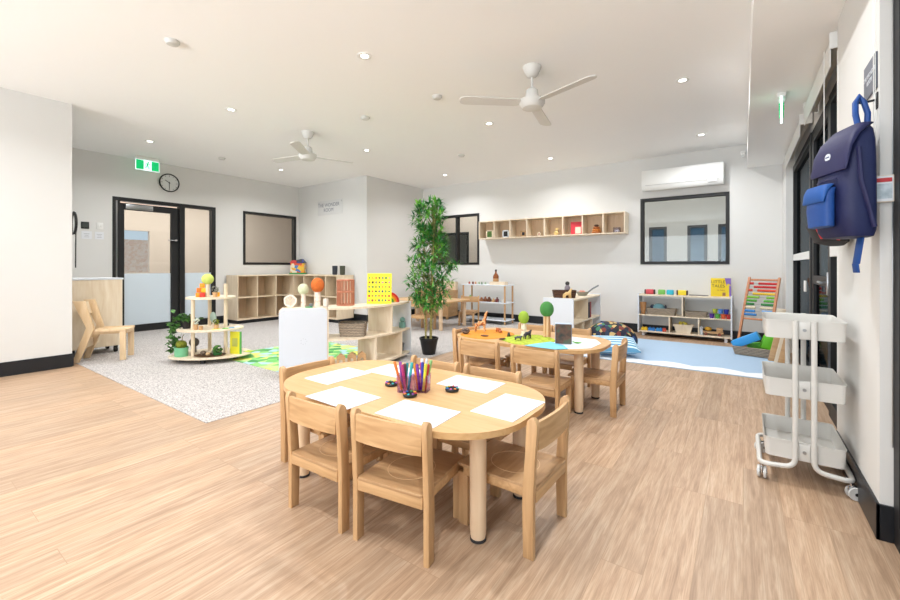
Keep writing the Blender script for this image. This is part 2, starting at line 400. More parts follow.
# neighbouring rooms seen through the glass
wall_boxes('wall_beyond_left', m_beige, [(-11.3, -11.2, -.5, 3.15, 0, 3), (-11.3, -11.2, 3.8, 9.5, 0, 3), (-11.3, -11.2, 3.15, 3.8, 0, 1.0), (-11.3, -11.2, 3.15, 3.8, 1.95, 3), (-11.2, -8.72, -.6, -.5, 0, 3), (-11.2, -8.72, 9.5, 9.6, 0, 3)])  # gap in the far wall added to show the stand-in for the reflection
struct(MB().box(-11.3, -8.72, -.6, 9.6, H, H+.1).build('ceiling', m_ceil, smooth=False))
struct(MB().box(-11.3, -8.6, -.6, 9.6, -.1, 0).build('floor', m_carpet, smooth=False))
wall_boxes('wall_beyond_back', m_wall, [(-8.5, -4.0, 11.4, 11.5, 0, 3), (-4.0, 2.5, 11.4, 11.5, 0, .9), (-4.0, 2.5, 11.4, 11.5, 2.12, 3), (-4.0, -1.93, 11.4, 11.5, .9, 2.12), (-1.53, -1.09, 11.4, 11.5, .9, 2.12), (-.68, -.47, 11.4, 11.5, .9, 2.12), (.5, 2.5, 11.4, 11.5, .9, 2.12),
            (2.5, 2.6, 7.9, 11.5, 0, 3), (-8.6, -8.5, 7.9, 11.5, 0, 3)])
struct(MB().box(-8.6, 2.6, 7.9, 11.5, H, H+.1).build('ceiling', m_ceil, smooth=False))
struct(MB().box(-8.6, 2.6, 7.9, 11.5, -.1, 0).build('floor', m_floor, smooth=False))
for i, (a, c) in enumerate(((-1.93, -1.53), (-1.09, -.68), (-.47, .5))):
    window('window_%d' % (4+i), 'y', 11.4, a, c, .9, 2.12, 1, fw=.065).children[1].data.materials[0] = m_gtint
window('window_7', 'y', 9.2, -7.1, -5.9, .0, 2.05, 1, fw=.07)
wall_boxes('wall_beyond_back', m_beige, [(-8.5, -7.1, 9.2, 9.3, 0, 3), (-7.1, -5.9, 9.2, 9.3, 2.05, 3), (-5.9, -3.6, 9.2, 9.3, 0, 3), (-3.7, -3.6, 7.9, 9.2, 0, 3)])

tag(MB().box(-17.2, -17, -3, 9, -.2, 2.05, 0).build('reflected_building', patch_mat('brick', [(250, 214, 190), (252, 222, 200), (246, 204, 180)], 14, .9), smooth=False), 'pale orange brick building added outside to stand in for the door glass reflection', 'building')  # added block, imitates the outside reflected in the door glass
# glazing on the right
e = thing('window_8', '', None); del e['label']; e['kind'] = 'structure'
b = MB()
for y0, y1 in ((3.42, 3.50), (4.22, 4.30), (5.36, 5.44), (7.02, 7.12)):
    b.box(GX-.03, GX+.05, y0, y1, 0, 2.46, .002)
for y0, y1 in ((3.50, 4.22), (5.44, 7.02)):
    b.box(GX-.03, GX+.05, y0, y1, 2.38, 2.46, .002).box(GX-.03, GX+.05, y0, y1, 0, .12, .002)
b.build('window_frame', m_black, e, smooth=False)
b = MB()
for y0, y1 in ((3.50, 4.22), (5.44, 7.02)): b.box(GX-.035, GX+.05, y0, y1, 1.22, 1.30, .002)
b.build('transom', m_plast, e, smooth=False)
b = MB()
for y0, y1 in ((3.50, 4.22), (5.44, 7.02)): b.box(GX+.005, GX+.012, y0, y1, .12, 1.22).box(GX+.005, GX+.012, y0, y1, 1.30, 2.38)
b.build('window_glass', m_gtint, e, smooth=False)
struct(MB().box(XR-.004, XR+.1, 7.10, 7.16, 0, 2.64).box(XR-.002, XR+.09, 3.40, 3.425, 0, 2.46).build('trim_2', m_plast, smooth=False))
e = thing('door_2', '', None); del e['label']; e['kind'] = 'structure'
b = MB().box(GX-.02, GX+.03, 4.30, 4.42, .01, 2.46, .002).box(GX-.02, GX+.03, 5.24, 5.36, .01, 2.46, .002).box(GX-.02, GX+.03, 4.42, 5.24, .01, .2, .002).box(GX-.02, GX+.03, 4.42, 5.24, 2.34, 2.46, .002).box(GX-.02, GX+.03, 4.42, 5.24, .98, 1.06, .002)
b.build('door_leaf', m_black, e, smooth=False)
MB().box(GX+.002, GX+.008, 4.42, 5.24, .2, .98).box(GX+.002, GX+.008, 4.42, 5.24, 1.06, 2.34).build('door_glass', m_gtint, e, smooth=False)
MB().box(GX-.035, GX-.02, 4.33, 4.38, .92, 1.1, .003).cyl((GX-.03, 4.355, 1.02), (GX-.075, 4.355, 1.02), .009).cyl((GX-.07, 4.345, 1.02), (GX-.07, 4.5, 1.02), .009).build('door_handle', m_steel, e)
# large window beside the camera
e = thing('window_9', '', None); del e['label']; e['kind'] = 'structure'
b = MB()
for y0, y1 in ((2.39, 2.466), (.7, .78), (-1.0, -.92)): b.box(.51, .6, y0, y1, 0, 2.5, .002)
for y0, y1 in ((.78, 2.39), (-.92, .7)): b.box(.51, .6, y0, y1, 2.42, 2.5, .002).box(.51, .6, y0, y1, 0, .1, .002)
b.build('window_frame', m_black, e, smooth=False)
MB().box(.55, .556, .78, 2.39, .1, 2.42).box(.55, .556, -.92, .7, .1, 2.42).build('window_glass', m_glass, e, smooth=False)
# outside
struct(MB().box(.6, 9, -8, 13, -.25, -.06).build('ground', plain('grey_paving', (150, 138, 128), .85, noise=.15, scale=3), smooth=False), 'paving outside the glazing')
tag(MB().box(2.5, 2.6, 2.2, 13, -.06, 3.1).build('fence', stripe_mat('slate_boards', (24, 38, 50), (34, 50, 62), 3, 'Z'), smooth=False), 'tall slate blue boundary fence outside the glazed doors', 'fence')

# ------------------------------------------------------------------ fixtures
dl = None
b = MB().lathe([(.034, -.004), (.045, -.009), (.062, -.006), (.064, 0)], n=28, cap=False)
t = thing('ceiling_downlight', '', 'ceiling light', (-2.72, 2.54, H), group=None)
b.build('bezel', m_plast, t); MB().lathe([(.0341, -.002), (.0341, -.0005)], n=24).build('lens', plain('lamp_lens', (255, 250, 240), .4, noise=0, emit=14), t)
spots = [((-2.72, 2.54), 'recessed downlight in front of the near fan, largest of the downlights in the photo'),
         ((-4.94, 2.50), 'recessed downlight between the square white detector and the exit sign'),
         ((-7.18, 2.44), 'recessed downlight directly above the green exit sign'),
         ((-4.91, 4.63), 'recessed downlight to the right of the far ceiling fan'),
         ((-7.25, 4.62), 'recessed downlight just below the left blade of the far fan'),
         ((-4.94, 6.80), 'recessed downlight above the top of the bamboo plant'),
         ((-2.69, 4.68), 'recessed downlight below the left blade of the near fan'),
         ((-2.70, 6.80), 'recessed downlight above the long cube shelf on the back wall'),
         ((-.49, 4.70), 'recessed downlight between the near fan and the lowered ceiling strip'),
         ((-.48, 6.80), 'recessed downlight above the air conditioner')]
for i, (p, lab) in enumerate(spots):
    if i == 0: t['label'] = lab; t['group'] = 'recessed ceiling downlights'
    else: dup(t, (*p, H), label=lab)
for p in [s_[0] for s_ in spots] + [(-.48, 2.5), (-4.94, .3), (-2.72, .3), (-.48, .3), (-4.94, -1.9), (-2.72, -1.9), (-.48, -1.9)]:
    l = bpy.data.lights.new('downlight_beam', 'AREA'); l.shape = 'DISK'; l.size = .07; l.energy = 24; l.color = (.965, .985, 1); l.spread = math.radians(150)
    o = bpy.data.objects.new('downlight_beam', l); C.objects.link(o); o.location = (*p, H-.012)
for (x, y), lab, sq in [((-3.83, 1.46), 'small ceiling detector nearest the camera, top left', 0), ((-2.72, 3.60), 'round ceiling detector left of the near fan', 0),
                    ((-3.83, 3.59), 'flat round ceiling detector between the two fans', 0), ((-7.28, 3.53), 'round ceiling detector above the clock side wall', 0),
                    ((-3.83, 5.74), 'round ceiling detector farthest along, above the plant', 0)]:
    MBd = MB().lathe([(.055, 0), (.055, -.012), (.042, -.03), (.015, -.034)], n=24)
    o = MBd.build('smoke_detector', plain('detector_white', (206, 205, 200), .5), loc=(x, y, H))
    tag(o, lab, 'smoke detector', 'ceiling detectors')
o = MB().box(-.03, .03, -.022, .022, -.09, 0, .01).ball((0, -.02, -.06), .022).build('motion_sensor', m_plast, loc=(.0, 7.726, 2.90)); 
tag(o, 'small white motion sensor beside the lowered ceiling edge', 'sensor')

def fan(name, loc, a0, label, blen):
    t = thing(name, label, 'ceiling fan', (*loc, H), group='ceiling fans')
    MB().lathe([(.085, 0), (.085, -.015), (.06, -.07), (.045, -.09), (.02, -.1)], n=28).build('canopy', m_fan, t)
    MB().cyl((0, 0, -.09), (0, 0, -.25), .012).build('downrod', m_fan, t)
    MB().lathe([(.03, -.2), (.055, -.22), (.062, -.28), (.06, -.3)], n=28).build('coupling_cover', m_fan, t)
    MB().lathe([(.075, -.3), (.118, -.312), (.118, -.345), (.09, -.385), (.04, -.398)], n=32).build('motor', m_fan, t)
    for k in range(3):
        a = math.radians(a0+120*k)
        pts = [(.10, -.035), (.16, -.055), (blen-.06, -.062)] + [(blen-.06+.062*math.cos(q), .062*math.sin(q)) for q in (-1.2, -.7, 0, .7, 1.2)] + [(blen-.06, .062), (.16, .055), (.10, .035)]
        M = Matrix.Rotation(a, 4, 'Z') @ Matrix.Translation((0, 0, -.335)) @ Matrix.Rotation(math.radians(11), 4, 'X')
        MB().prism(pts, -.004, .004, M=M).build('blade', m_fan, t)
    return t
fan('ceiling_fan', (-1.60, 3.58), -19, 'three bladed white ceiling fan near the middle of the ceiling', .68)
fan('ceiling_fan', (-4.90, 3.53), -50, 'three bladed white ceiling fan further left, above the wall block', .66)

# exit sign, hanging below the ceiling on the left
def exit_sign(loc, rz, w, h, label, drop, em=1.1):
    t = thing('exit_sign', label, 'exit sign', loc, rz, 'exit signs')
    g = plain('exit_green', (0, 172, 98), .5, noise=.01, emit=em); wh = plain('exit_white', (225, 250, 252), .5, noise=.01, emit=em*(1.1 if em > 1 else 5))
    MB().box(-w*.5, w*.5, -.03, .03, -drop, 0, .005).build('ceiling_bracket', m_plast, t)
    MB().box(-w/2-.008, w/2+.008, -.008, .008, -drop-h-.008, -drop, .003).build('sign_body', wh, t)
    for s_ in (-1, 1):
        f = MB()
        for q in (-1, 1): f.box(q*w*.17 if q > 0 else -w/2, w/2 if q > 0 else -w*.17, s_*.0085-.001, s_*.0085+.001, -drop-h, -drop-.008)
        f.build('green_panel', g, t, smooth=False)
        r = MB(); y = s_*.0095; k = h*.45; cz = -drop-h*.52
        def bone(a, c, rr): r.cyl((a[0]*k, y, cz+a[1]*k), (c[0]*k, y, cz+c[1]*k), rr*k, n=8)
        r.ball((.12*k, y, cz+.72*k), .15*k, n=10, m=6)
        bone((.05, .5), (-.08, -.05), .13); bone((.05, .45), (.4, .2), .07); bone((.4, .2), (.5, .35), .06); bone((.0, .42), (-.35, .35), .07); bone((-.35, .35), (-.42, .05), .06)
        bone((-.06, -.05), (.25, -.4), .09); bone((.25, -.4), (.22, -.85), .08); bone((-.08, -.05), (-.25, -.45), .09); bone((-.25, -.45), (-.6, -.5), .08)
        r.build('running_figure', g, t)
    return t
exit_sign((-8.25, 2.77, H), PI/2, .33, .165, 'green exit sign with running figure on the ceiling above the left door', .06)
exit_sign((.275, 4.64, 2.64), PI/2-.06, .20, .17, 'edge lit exit sign seen side on under the lowered ceiling', .035, .5)

# clock
t = thing('wall_clock', 'round black rimmed white wall clock above the glazed door', 'clock', (XL, 3.208, 2.666), 0)
M = Matrix.Rotation(PI/2, 4, 'Y')
MB().lathe([(.150, .002), (.163, .006), (.165, .03), (.158, .038), (.150, .036), (.148, .012)], n=40, M=M, cap=False).build('rim', m_blackp, t)
MB().lathe([(.15, .001), (.15, .014)], n=40, M=M).build('dial', plain('clock_dial', (225, 226, 224), .5), t)
b = MB()
for k in range(12):
    a = k*PI/6; r0 = .118 if k % 3 else .108
    b.box(-.003, .003, r0, .138, .0145, .016, M=M @ Matrix.Rotation(a, 4, 'Z'))
b.build('hour_marks', m_blackp, t, smooth=False)
b = MB().box(-.004, .004, -.02, .115, .0165, .018, M=Matrix.Rotation(PI/2, 4, 'Y') @ Matrix.Rotation(-PI/2, 4, 'Z'))
b.build('minute_hand', m_blackp, t, smooth=False)
MB().box(-.005, .005, -.015, .08, .0185, .02, M=Matrix.Rotation(PI/2, 4, 'Y') @ Matrix.Rotation(math.radians(148), 4, 'Z')).lathe([(.009, .014), (.009, .021)], n=12, M=M).build('hour_hand', m_blackp, t, smooth=False)

# switches and cards on the left wall
t = thing('light_switch', 'white wall switch plate above the right hand white card', 'switch', (XL, 2.21, 1.80))
MB().box(.0005, .008, -.045, .045, -.055, .055, .003).build('plate', m_plast, t); MB().box(.008, .012, -.02, .0, -.02, .02, .001).box(.008, .012, .008, .028, -.02, .02, .001).build('rocker', m_plast, t)
t = thing('control_panel', 'small black touch control panel on the wall beside the door', 'control panel', (XL, 2.025, 1.80))
MB().box(.0005, .012, -.05, .05, -.055, .055, .003).build('housing', m_blackp, t); MB().box(.012, .0128, -.035, .035, -.03, .035).build('screen', plain('dark_screen', (70, 74, 72), .2), t, smooth=False)
for y, z, w, h, lab in ((2.045, 1.645, .13, .125, 'white card on the wall under the black control panel'), (2.205, 1.645, .115, .12, 'white card on the wall under the switch plate')):
    t = thing('wall_card', lab, 'notice', (XL, y, z), group='white wall cards')
    MB().box(.0005, .004, -w/2, w/2, -h/2, h/2).build('card', m_paper, t, smooth=False)
    b = MB()
    for k, (zz, ww) in enumerate(((.02, .07), (-.005, .05), (-.03, .06))): b.box(.0042, .0048, -ww/2, ww/2, zz-.004, zz+.004)
    b.build('printed_lines', col(180, 182, 185), t, smooth=False)
# coiled black cord peeping round the wall block
t = thing('hanging_headphones', 'black padded headphones hanging at the corner of the left wall block', 'headphones', (-6.42, 1.405, 1.55))
MB().tube([(-.02, 0, .12*math.sin(a)*1.15) if 0 else (.10*math.cos(a), .012, .10+.13*math.sin(a)) for a in [i*PI/8 for i in range(-3, 12)]], .014).build('headband', m_blackp, t)
MB().tube([(.085, .012, .02), (.08, .012, -.2), (.075, .012, -.42)], .006).build('cord', m_blackp, t)

# sign on the wall block
t = thing('wall_sign', 'clear acrylic sign with small dark lettering on the wall block', 'sign', (-7.42, 5.92, 2.44))
MB().box(-.42, .42, -.008, -.002, -.16, .16, .002).build('panel', plain('sign_acrylic', (214, 214, 213), .3, noise=.01), t)
for x in (-.38, .38): MB().cyl((x, -.012, .12), (x, 0, .12), .012).build('standoff', m_chrome, t)
text_mesh('lettering', 'THE WONDER\nROOM', .11, col(120, 126, 138), t, (-.05, -.0095, .0), (PI/2, 0, 0))

# ------------------------------------------------------------------ chairs and tables
def make_chair(label):
    """child's beech stacking chair; origin under the backrest line, faces +y"""
    t = thing('childrens_chair', label, 'chair', group="children's beech chairs")
    for s in (-1, 1):
        x0, x1 = sorted((s*.155, s*.180))
        prof = [(-.022, 0), (-.022, .24), (-.030, .40), (-.040, .525), (-.036, .545), (-.024, .556), (-.008, .552), (.004, .54), (.008, .52), (.014, .40), (.024, .27), (.026, .2), (.022, 0)]
        b = MB()
        M = Matrix(((0, 0, 1, 0), (1, 0, 0, 0), (0, 1, 0, 0), (0, 0, 0, 1)))
        b.prism(prof, x0, x1, bev=.004, M=M); b.build('rear_post', m_beech, t)
        a0, a1 = sorted((s*.118, s*.150))
        MB().box(a0, a1, .305, .355, 0, .235, .004).build('front_leg', m_beech, t)
        c0, c1 = sorted((s*.130, s*.1545))
        MB().box(c0, c1, -.02, .325, .225, .262, .003).build('side_rail', m_beechh, t)
    # curved backrest board
    b = MB(); n = 10; outer = []; inner = []
    for i in range(n+1):
        u = -1+2*i/n; x = u*.154; y = -.028-.012*(1-u*u)
        outer.append((x, y-.007)); inner.append((x, y+.007))
    b.prism(outer+inner[::-1], .425, .537, bev=.003); b.build('backrest', m_beechh, t)
    b = MB().prism(rrect(0, .166, .1535, .192, .012, 4), .258, .272, bev=.003)
    b.build('seat', m_beechs, t)
    MB().box(-.1535, .1535, -.024, -.004, .215, .262, .003).build('back_apron', m_beechh, t)
    MB().box(-.117, .117, .325, .345, .215, .256, .003).build('front_apron', m_beechh, t)
    MB().tube([(.098*math.cos(a), .15+.11*math.sin(a), .2722) for a in [i*PI/12 for i in range(24)]], .0012, n=5, closed=True).build('seat_groove', plain('seat_ring', (226, 192, 150), .5), t)
    return t
def make_table(label, cx, cy, hx=.72, lx=.55, legs=((-.51, -.27), (-.53, .25), (.55, -.17), (.55, .23))):
    t = thing('childrens_table', label, 'table', (cx, cy, 0), group="children's tables")
    MB().prism(rrect(0, 0, hx, .40, .32, 14), .484, .51, bev=.004).build('tabletop', m_top, t)
    for x, y in legs:
            l = MB().lathe([(.031, .012), (.035, .05), (.036, .484)], (x, y, 0), n=28).build('leg', m_leg, t)
            MB().lathe([(.030, 0), (.034, .002), (.034, .013)], (x, y, 0), n=28).build('leg_foot', m_rubber, l)
    MB().box(-.5, .5, -.145, -.125, .43, .484, .002).box(-.5, .5, .185, .205, .43, .484, .002).box(-.5, -.48, -.125, .185, .43, .484, .002).box(.48, .5, -.125, .185, .43, .484, .002).build('apron', m_beechh, t)
    return t
T1 = (-1.46, 1.66); T2 = (-1.56, 3.45)
make_table('nearest table, maple topped with rounded corners, laid with white paper and pens', *T1)
make_table('second table, maple topped, with felt landscape mats and toy trees on it', *T2, .67, .51, ((-.49, -.32), (-.50, .27), (.51, -.22), (.51, .23)))
ch = make_chair('front chair turned away at the near side of the paper table, right of two')
ch.location = (-1.16, 1.232, 0); ch.rotation_euler = (0, 0, math.radians(8)); ch.scale = (1.03, 1, 1)
for x, y, rz, lab in [(-1.588, 1.195, 2, 'front chair turned away at the near side of the paper table, left of two'),
                      (-.685, 1.685, 89, 'chair at the right hand end of the paper table, nearest the open floor'),
                      (-2.20, 1.60, -92, 'chair behind the left hand end of the paper table, before the white shelf panel'),
                      (-1.205, 2.11, 180, 'chair on the far side of the paper table, right of two'),
                      (-1.62, 2.10, 180, 'chair on the far side of the paper table, left of two, mostly behind the pens'),
                      (-1.74, 2.87, 0, 'chair on the near side of the felt mat table, left of two'),
                      (-1.25, 2.85, 0, 'chair on the near side of the felt mat table, right of two'),
                      (-.81, 3.46, 92, 'chair at the right hand end of the felt mat table, facing left'),
                      (-2.21, 3.42, -97, 'chair at the left hand end of the felt mat table, below the bamboo plant'),
                      (-1.75, 3.98, 180, 'chair on the far side of the felt mat table behind the small light green tree'),
                      (-1.37, 3.99, 180, 'chair on the far side of the felt mat table behind the standing picture box'),
                      (-4.70, 5.66, 4, 'chair with its back to the camera at the far table behind the bamboo plant'),
                      (-4.45, 6.98, 200, 'chair on the far side of the far table, right of the bamboo stems')]:
    dup(ch, (x, y, 0.004 if x < -3.3 else 0), math.radians(rz), lab)
t = thing('childrens_table', 'far table beyond the bamboo plant, pale top and round legs', 'table', (-4.95, 6.27, .004), group="children's tables")
MB().prism(rrect(0, 0, .70, .48, .12, 8), .484, .51, bev=.004).build('tabletop', m_top, t)
for x in (-.58, .58):
    for y in (-.38, .38):
        MB().lathe([(.03, 0), (.036, .02), (.036, .484)], (x, y, 0), n=20).build('leg', m_leg, t)

# papers on the near table
zt = .5102
papers = [(-1.925, 1.595, 88, 'sheet of white paper at the left hand end of the near table'), (-1.59, 1.345, -2, 'sheet of white paper before the left front chair'),
          (-1.155, 1.39, 3, 'sheet of white paper before the right front chair'), (-1.205, 1.90, 2, 'sheet of white paper at the far right side of the near table'),
          (-.868, 1.69, 88, 'sheet of white paper at the right hand end of the near table'), (-1.72, 1.865, 0, 'sheet of white paper at the far left side, partly behind the pens')]
p0 = MB().box(-.155, .155, -.106, .106, 0, .003).build('paper_sheet', m_paper, smooth=False)
for i, (x, y, a, lab) in enumerate(papers):
    o = p0 if i == 0 else p0.copy()
    if i: C.objects.link(o)
    o.location = (x, y, zt); o.rotation_euler = (0, 0, math.radians(a)); tag(o, lab, 'paper', 'sheets of white paper on the near table')

# pen cups
def cup(x, y, label):
    t = thing('pen_cup', label, 'cup', (x, y, zt), math.radians(20), 'clear pen cups on the near table')
    b = MB(); o = rrect(0, 0, .034, .034, .007, 3); i_ = rrect(0, 0, .0322, .0322, .006, 3)
    b.prism(o, 0, .004)
    n = len(o); r = [[b.b.verts.new((p[0]*k, p[1]*k, z)) for p in q] for q, k, z in ((o, 1, .004), (o, 1.12, .088), (i_, 1.12, .088), (i_, 1, .004))]
    for a, c in zip(r, r[1:]):
        for k in range(n): b.b.faces.new([a[k], a[(k+1) % n], c[(k+1) % n], c[k]])
    b.build('cup_body', glass('clear_acrylic', (240, 226, 244), .3), t)
    return t
CUPS = [(-1.408, 1.596, 'clear square pen cup, left of two, filled with markers'), (-1.340, 1.648, 'clear square pen cup, right of two, filled with markers')]
for x, y, lab in CUPS: cup(x, y, lab)
pens = [(0, -.016, -.012, -30, (236, 120, 30), 'orange marker'), (0, .012, -.012, -12, (190, 40, 110), 'magenta marker'), (0, -.012, .010, 6, (40, 150, 160), 'teal marker'),
        (0, .010, .012, 12, (60, 190, 190), 'turquoise marker'), (0, .0, .0, -4, (92, 60, 60), 'dark brown marker'), (0, -.02, 0, -14, (150, 60, 160), 'violet marker'),
        (1, -.018, -.012, -16, (244, 150, 30), 'amber marker'), (1, -.006, -.014, -8, (130, 40, 160), 'purple marker'), (1, .004, -.004, -3, (205, 30, 120), 'pink marker'),
        (1, .014, -.012, 4, (40, 50, 170), 'dark blue marker'), (1, .018, .004, 14, (205, 40, 40), 'red marker'), (1, .020, -.016, 20, (232, 226, 60), 'yellow marker'),
        (1, .0, .016, 4, (235, 235, 235), 'white marker'), (1, .012, .014, 18, (150, 200, 120), 'light green marker'), (1, -.012, .012, -6, (240, 240, 240), 'white capped marker')]
for c, dx, dy, tilt, cc, nm in pens:
    cx, cy, _ = CUPS[c]; hgt = .135+.02*((dx*1000) % 3)/3 + (.02 if 'white' in nm or 'green' in nm else 0)
    t = thing('marker_pen', nm+' standing in the '+('left' if c == 0 else 'right')+' clear pen cup', 'marker', (cx+dx*.9, cy+dy*.9, zt+.006), 0, 'markers in the pen cups')
    t.rotation_euler = (math.radians(-dy*350), math.radians(tilt*.55), 0)
    MB().lathe([(.004, 0), (.0072, .004), (.0072, hgt-.04)], n=10).build('barrel', col(*cc), t)
    MB().lathe([(.008, hgt-.04), (.008, hgt-.004), (.005, hgt)], n=10).build('pen_cap', col(*[min(255, int(v*.85+10)) for v in cc]), t)
# crayon rings
for (x, y), lab in (((-1.535, 1.628), 'black ring of round crayons left of the pen cups'), ((-1.334, 1.545), 'black ring of round crayons in front of the pen cups'), ((-1.215, 1.735), 'black ring of round crayons right of the pen cups')):
    t = thing('crayon_ring', lab, 'crayons', (x, y, zt), random.random()*3, 'crayon rings on the near table')
    MB().tube([(.027*math.cos(a), .027*math.sin(a), .009) for a in [i*PI/12 for i in range(24)]], .009, n=8, closed=True).build('ring', m_blackp, t)
    for k, cc in enumerate([(210, 40, 60), (240, 200, 40), (60, 150, 80), (50, 110, 200), (200, 80, 160), (230, 130, 40), (40, 180, 190), (130, 60, 150)]):
        a = k*PI/4
        MB().box(-.006, .006, -.0045, .0045, 0, .005, .001, M=Matrix.Rotation(a, 4, 'Z') @ Matrix.Translation((.028, 0, .0155))).build('crayon', col(*cc), t)
o = MB().prism([(0, 0), (.07, -.01), (.075, .006), (.045, .016), (.01, .012)], 0, .006, bev=.001).build('felt_scrap', col(92, 104, 110, .9), loc=(-1.70, 1.965, zt), rz=.3)
tag(o, 'small slate grey scrap of felt at the far edge of the near table', 'felt')

# ------------------------------------------------------------------ shelving
def lbox(x0, x1, y0, y1, z0, z1, bev=.002): return MB().box(x0, x1, y0, y1, z0, z1, bev)
# L-shaped run of pale cubbies in the left corner: two units
def cubby(label, loc, rz, L, D, n):
    """front faces -y, from x=0 to L"""
    t = thing('cubby_shelf', label, 'shelf', loc, rz, 'corner cubby shelves')
    MB().box(.02, L-.02, .05, D-.02, 0, .07).build('plinth', m_base, t, smooth=False)
    b = MB().box(0, L, 0, D, .94, .96, .002).box(0, L, 0, D, .07, .09, .002).box(.02, L-.02, .002, D-.02, .507, .525)
    b.build('shelf_board', m_ply, t, smooth=False)
    for k in range(n+1):
        x = .0 if k == 0 else (L-.018 if k == n else L*k/n-.009)
        lbox(x, x+.018, .001, D-.005, .09, .94).build('divider', m_ply, t, smooth=False)
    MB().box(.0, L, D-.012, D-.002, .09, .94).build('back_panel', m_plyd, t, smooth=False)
    return t
cubby('pale plywood cubby unit under the left window, running into the corner', (-8.09, 4.22, .004), PI/2, 1.655, .44, 4)
cubby('pale plywood cubby unit against the projecting wall block, four bays wide', (-8.08, 5.445, .004), 0, 1.46, .44, 4)
# long cube shelf on the back wall
t = thing('wall_shelf', 'long wall mounted birch shelf with eight open cubes', 'shelf', (-4.545, 7.47, 1.712))
L = 2.905; Hh = .372
b = MB().box(0, L, 0, .278, 0, .018, .002).box(0, L, 0, .278, Hh-.018, Hh, .002); b.build('shelf_board', m_plyl, t, smooth=False)
for k in range(9):
    x = 0 if k == 0 else (L-.018 if k == 8 else L*k/8-.009)
    MB().box(x, x+.018, .001, .277, .018, Hh-.018).build('divider', m_plyl, t, smooth=False)
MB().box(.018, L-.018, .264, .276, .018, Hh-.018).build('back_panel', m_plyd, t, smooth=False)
def onwall(k, fx=.5): return -4.545+L*(k+fx)/8
ZS = 1.7305
def frame_block(name, x, w, h, mo, mi, label, cat, dp=.03, bord=.02):
    t = thing(name, label, cat, (x, 7.55, ZS)); 
    MB().box(-w/2, -w/2+bord, 0, dp, 0, h, .002).box(w/2-bord, w/2, 0, dp, 0, h, .002).box(-w/2, w/2, 0, dp, 0, bord, .002).box(-w/2, w/2, 0, dp, h-bord, h, .002).build('frame', mo, t, smooth=False)
    MB().box(-w/2+bord, w/2-bord, .012, .018, bord, h-bord).build('picture', mi, t, smooth=False); return t
frame_block('framed_picture', onwall(0, .58), .16, .17, m_plyl, patch_mat('leaf_green', [(40, 70, 30), (90, 130, 50)], 20, .6, 'NOISE'), 'small pale frame with a green leaf picture in the leftmost cube', 'picture frame', bord=.022)
frame_block('framed_picture', onwall(1, .62), .14, .15, m_white, m_blackp, 'small white frame with a dark picture in the second cube', 'picture frame', bord=.022)
frame_block('framed_picture', onwall(2, .70), .12, .12, m_beechh, m_rubber, 'small wooden frame in the third cube', 'picture frame', bord=.028)
frame_block('framed_picture', onwall(3, .62), .075, .075, m_plyl, col(150, 70, 50), 'tiny wooden frame in the fourth cube', 'picture frame', bord=.02)
o = MB().ball((0, 0, .045), .045, (1, .8, 1)).ball((.012, 0, .105), .03, (1, .9, 1.1)).ball((-.005, .01, .13), .012).ball((.028, .01, .13), .012).build('figurine', col(226, 196, 130), loc=(onwall(4, .55), 7.57, ZS))
tag(o, 'small cream animal figurine in the fifth cube', 'figurine')
t = thing('book', 'red picture book standing in the sixth cube', 'book', (onwall(5, .62), 7.6, ZS), math.radians(8))
MB().box(-.11, .11, -.01, .012, 0, .235, .002).build('cover', col(214, 48, 62), t, smooth=False); MB().box(-.03, .07, -.013, -.0102, .02, .14).build('cover_picture', col(236, 220, 200), t, smooth=False)
t = thing('stacking_rings', 'stack of amber wooden rings in the seventh cube', 'toy', (onwall(6, .62), 7.56, ZS))
for k, r in enumerate((.082, .072, .06, .04)):
    MB().lathe([(r-.012, .001), (r, .014), (r, .028), (r-.012, .04)], (0, 0, k*.04), n=24).build('ring', col(*[(176, 104, 44), (196, 120, 50), (160, 90, 40), (60, 34, 20)][k]), t)
t = thing('clear_box', 'small clear acrylic box in the rightmost cube', 'box', (onwall(7, .58), 7.56, ZS))
MB().box(-.055, .055, -.04, .04, 0, .09, .004).build('box_body', glass('clear_box_acrylic', (215, 215, 225), .3), t); MB().box(-.035, .035, -.025, .025, .012, .05, .003).build('contents', col(225, 210, 210), t)

# white open shelf units
def white_unit(label, loc, rz, L=1.30, D=.30):
    """front faces -y"""
    t = thing('white_shelf_unit', label, 'shelf', loc, rz, 'white open shelf units')
    for x in (0, L-.02): lbox(x, x+.02, 0, D, .055, .70).build('side_panel', m_white, t, smooth=False)
    MB().box(.02, L-.02, 0, D, .66, .685, .002).build('top_board', m_plyl, t, smooth=False)
    MB().box(.02, L-.02, 0, D, .335, .352, .001).box(.02, L-.02, 0, D, .065, .085, .001).build('shelf_board', m_plyl, t, smooth=False)
    for x, z0, z1 in ((L*.5, .352, .66), (L*.36, .085, .335), (L*.67, .085, .335)): MB().box(x-.009, x+.009, .003, D-.003, z0, z1).build('divider', m_plyl, t, smooth=False)
    for x in (.06, L-.10):
        for y in (.03, D-.07): MB().box(x, x+.04, y, y+.04, 0, .065, .003).build('foot', m_white, t)
    return t
white_unit('white five compartment toy shelf against the back wall under the right window', (-1.43, 7.42, .0), 0)
white_unit('white shelf unit end on, at the middle of the room, carrying a dark basket', (-1.90, 5.62, .0), PI/2, 1.32, .44)

# three tier shelf with round posts
t = thing('tiered_shelf', 'three tier white shelf with wooden posts by the back wall', 'shelf', (-4.25, 7.33, .004))
for z in (.07, .41, .755): MB().prism(rrect(0, 0, .52, .2, .02, 4), z, z+.018, bev=.003).build('shelf_board', m_white, t)
for x in (-.48, .48):
    for y in (-.165, .165): MB().cyl((x, y, 0), (x, y, .754), .018).build('post', m_beech, t)

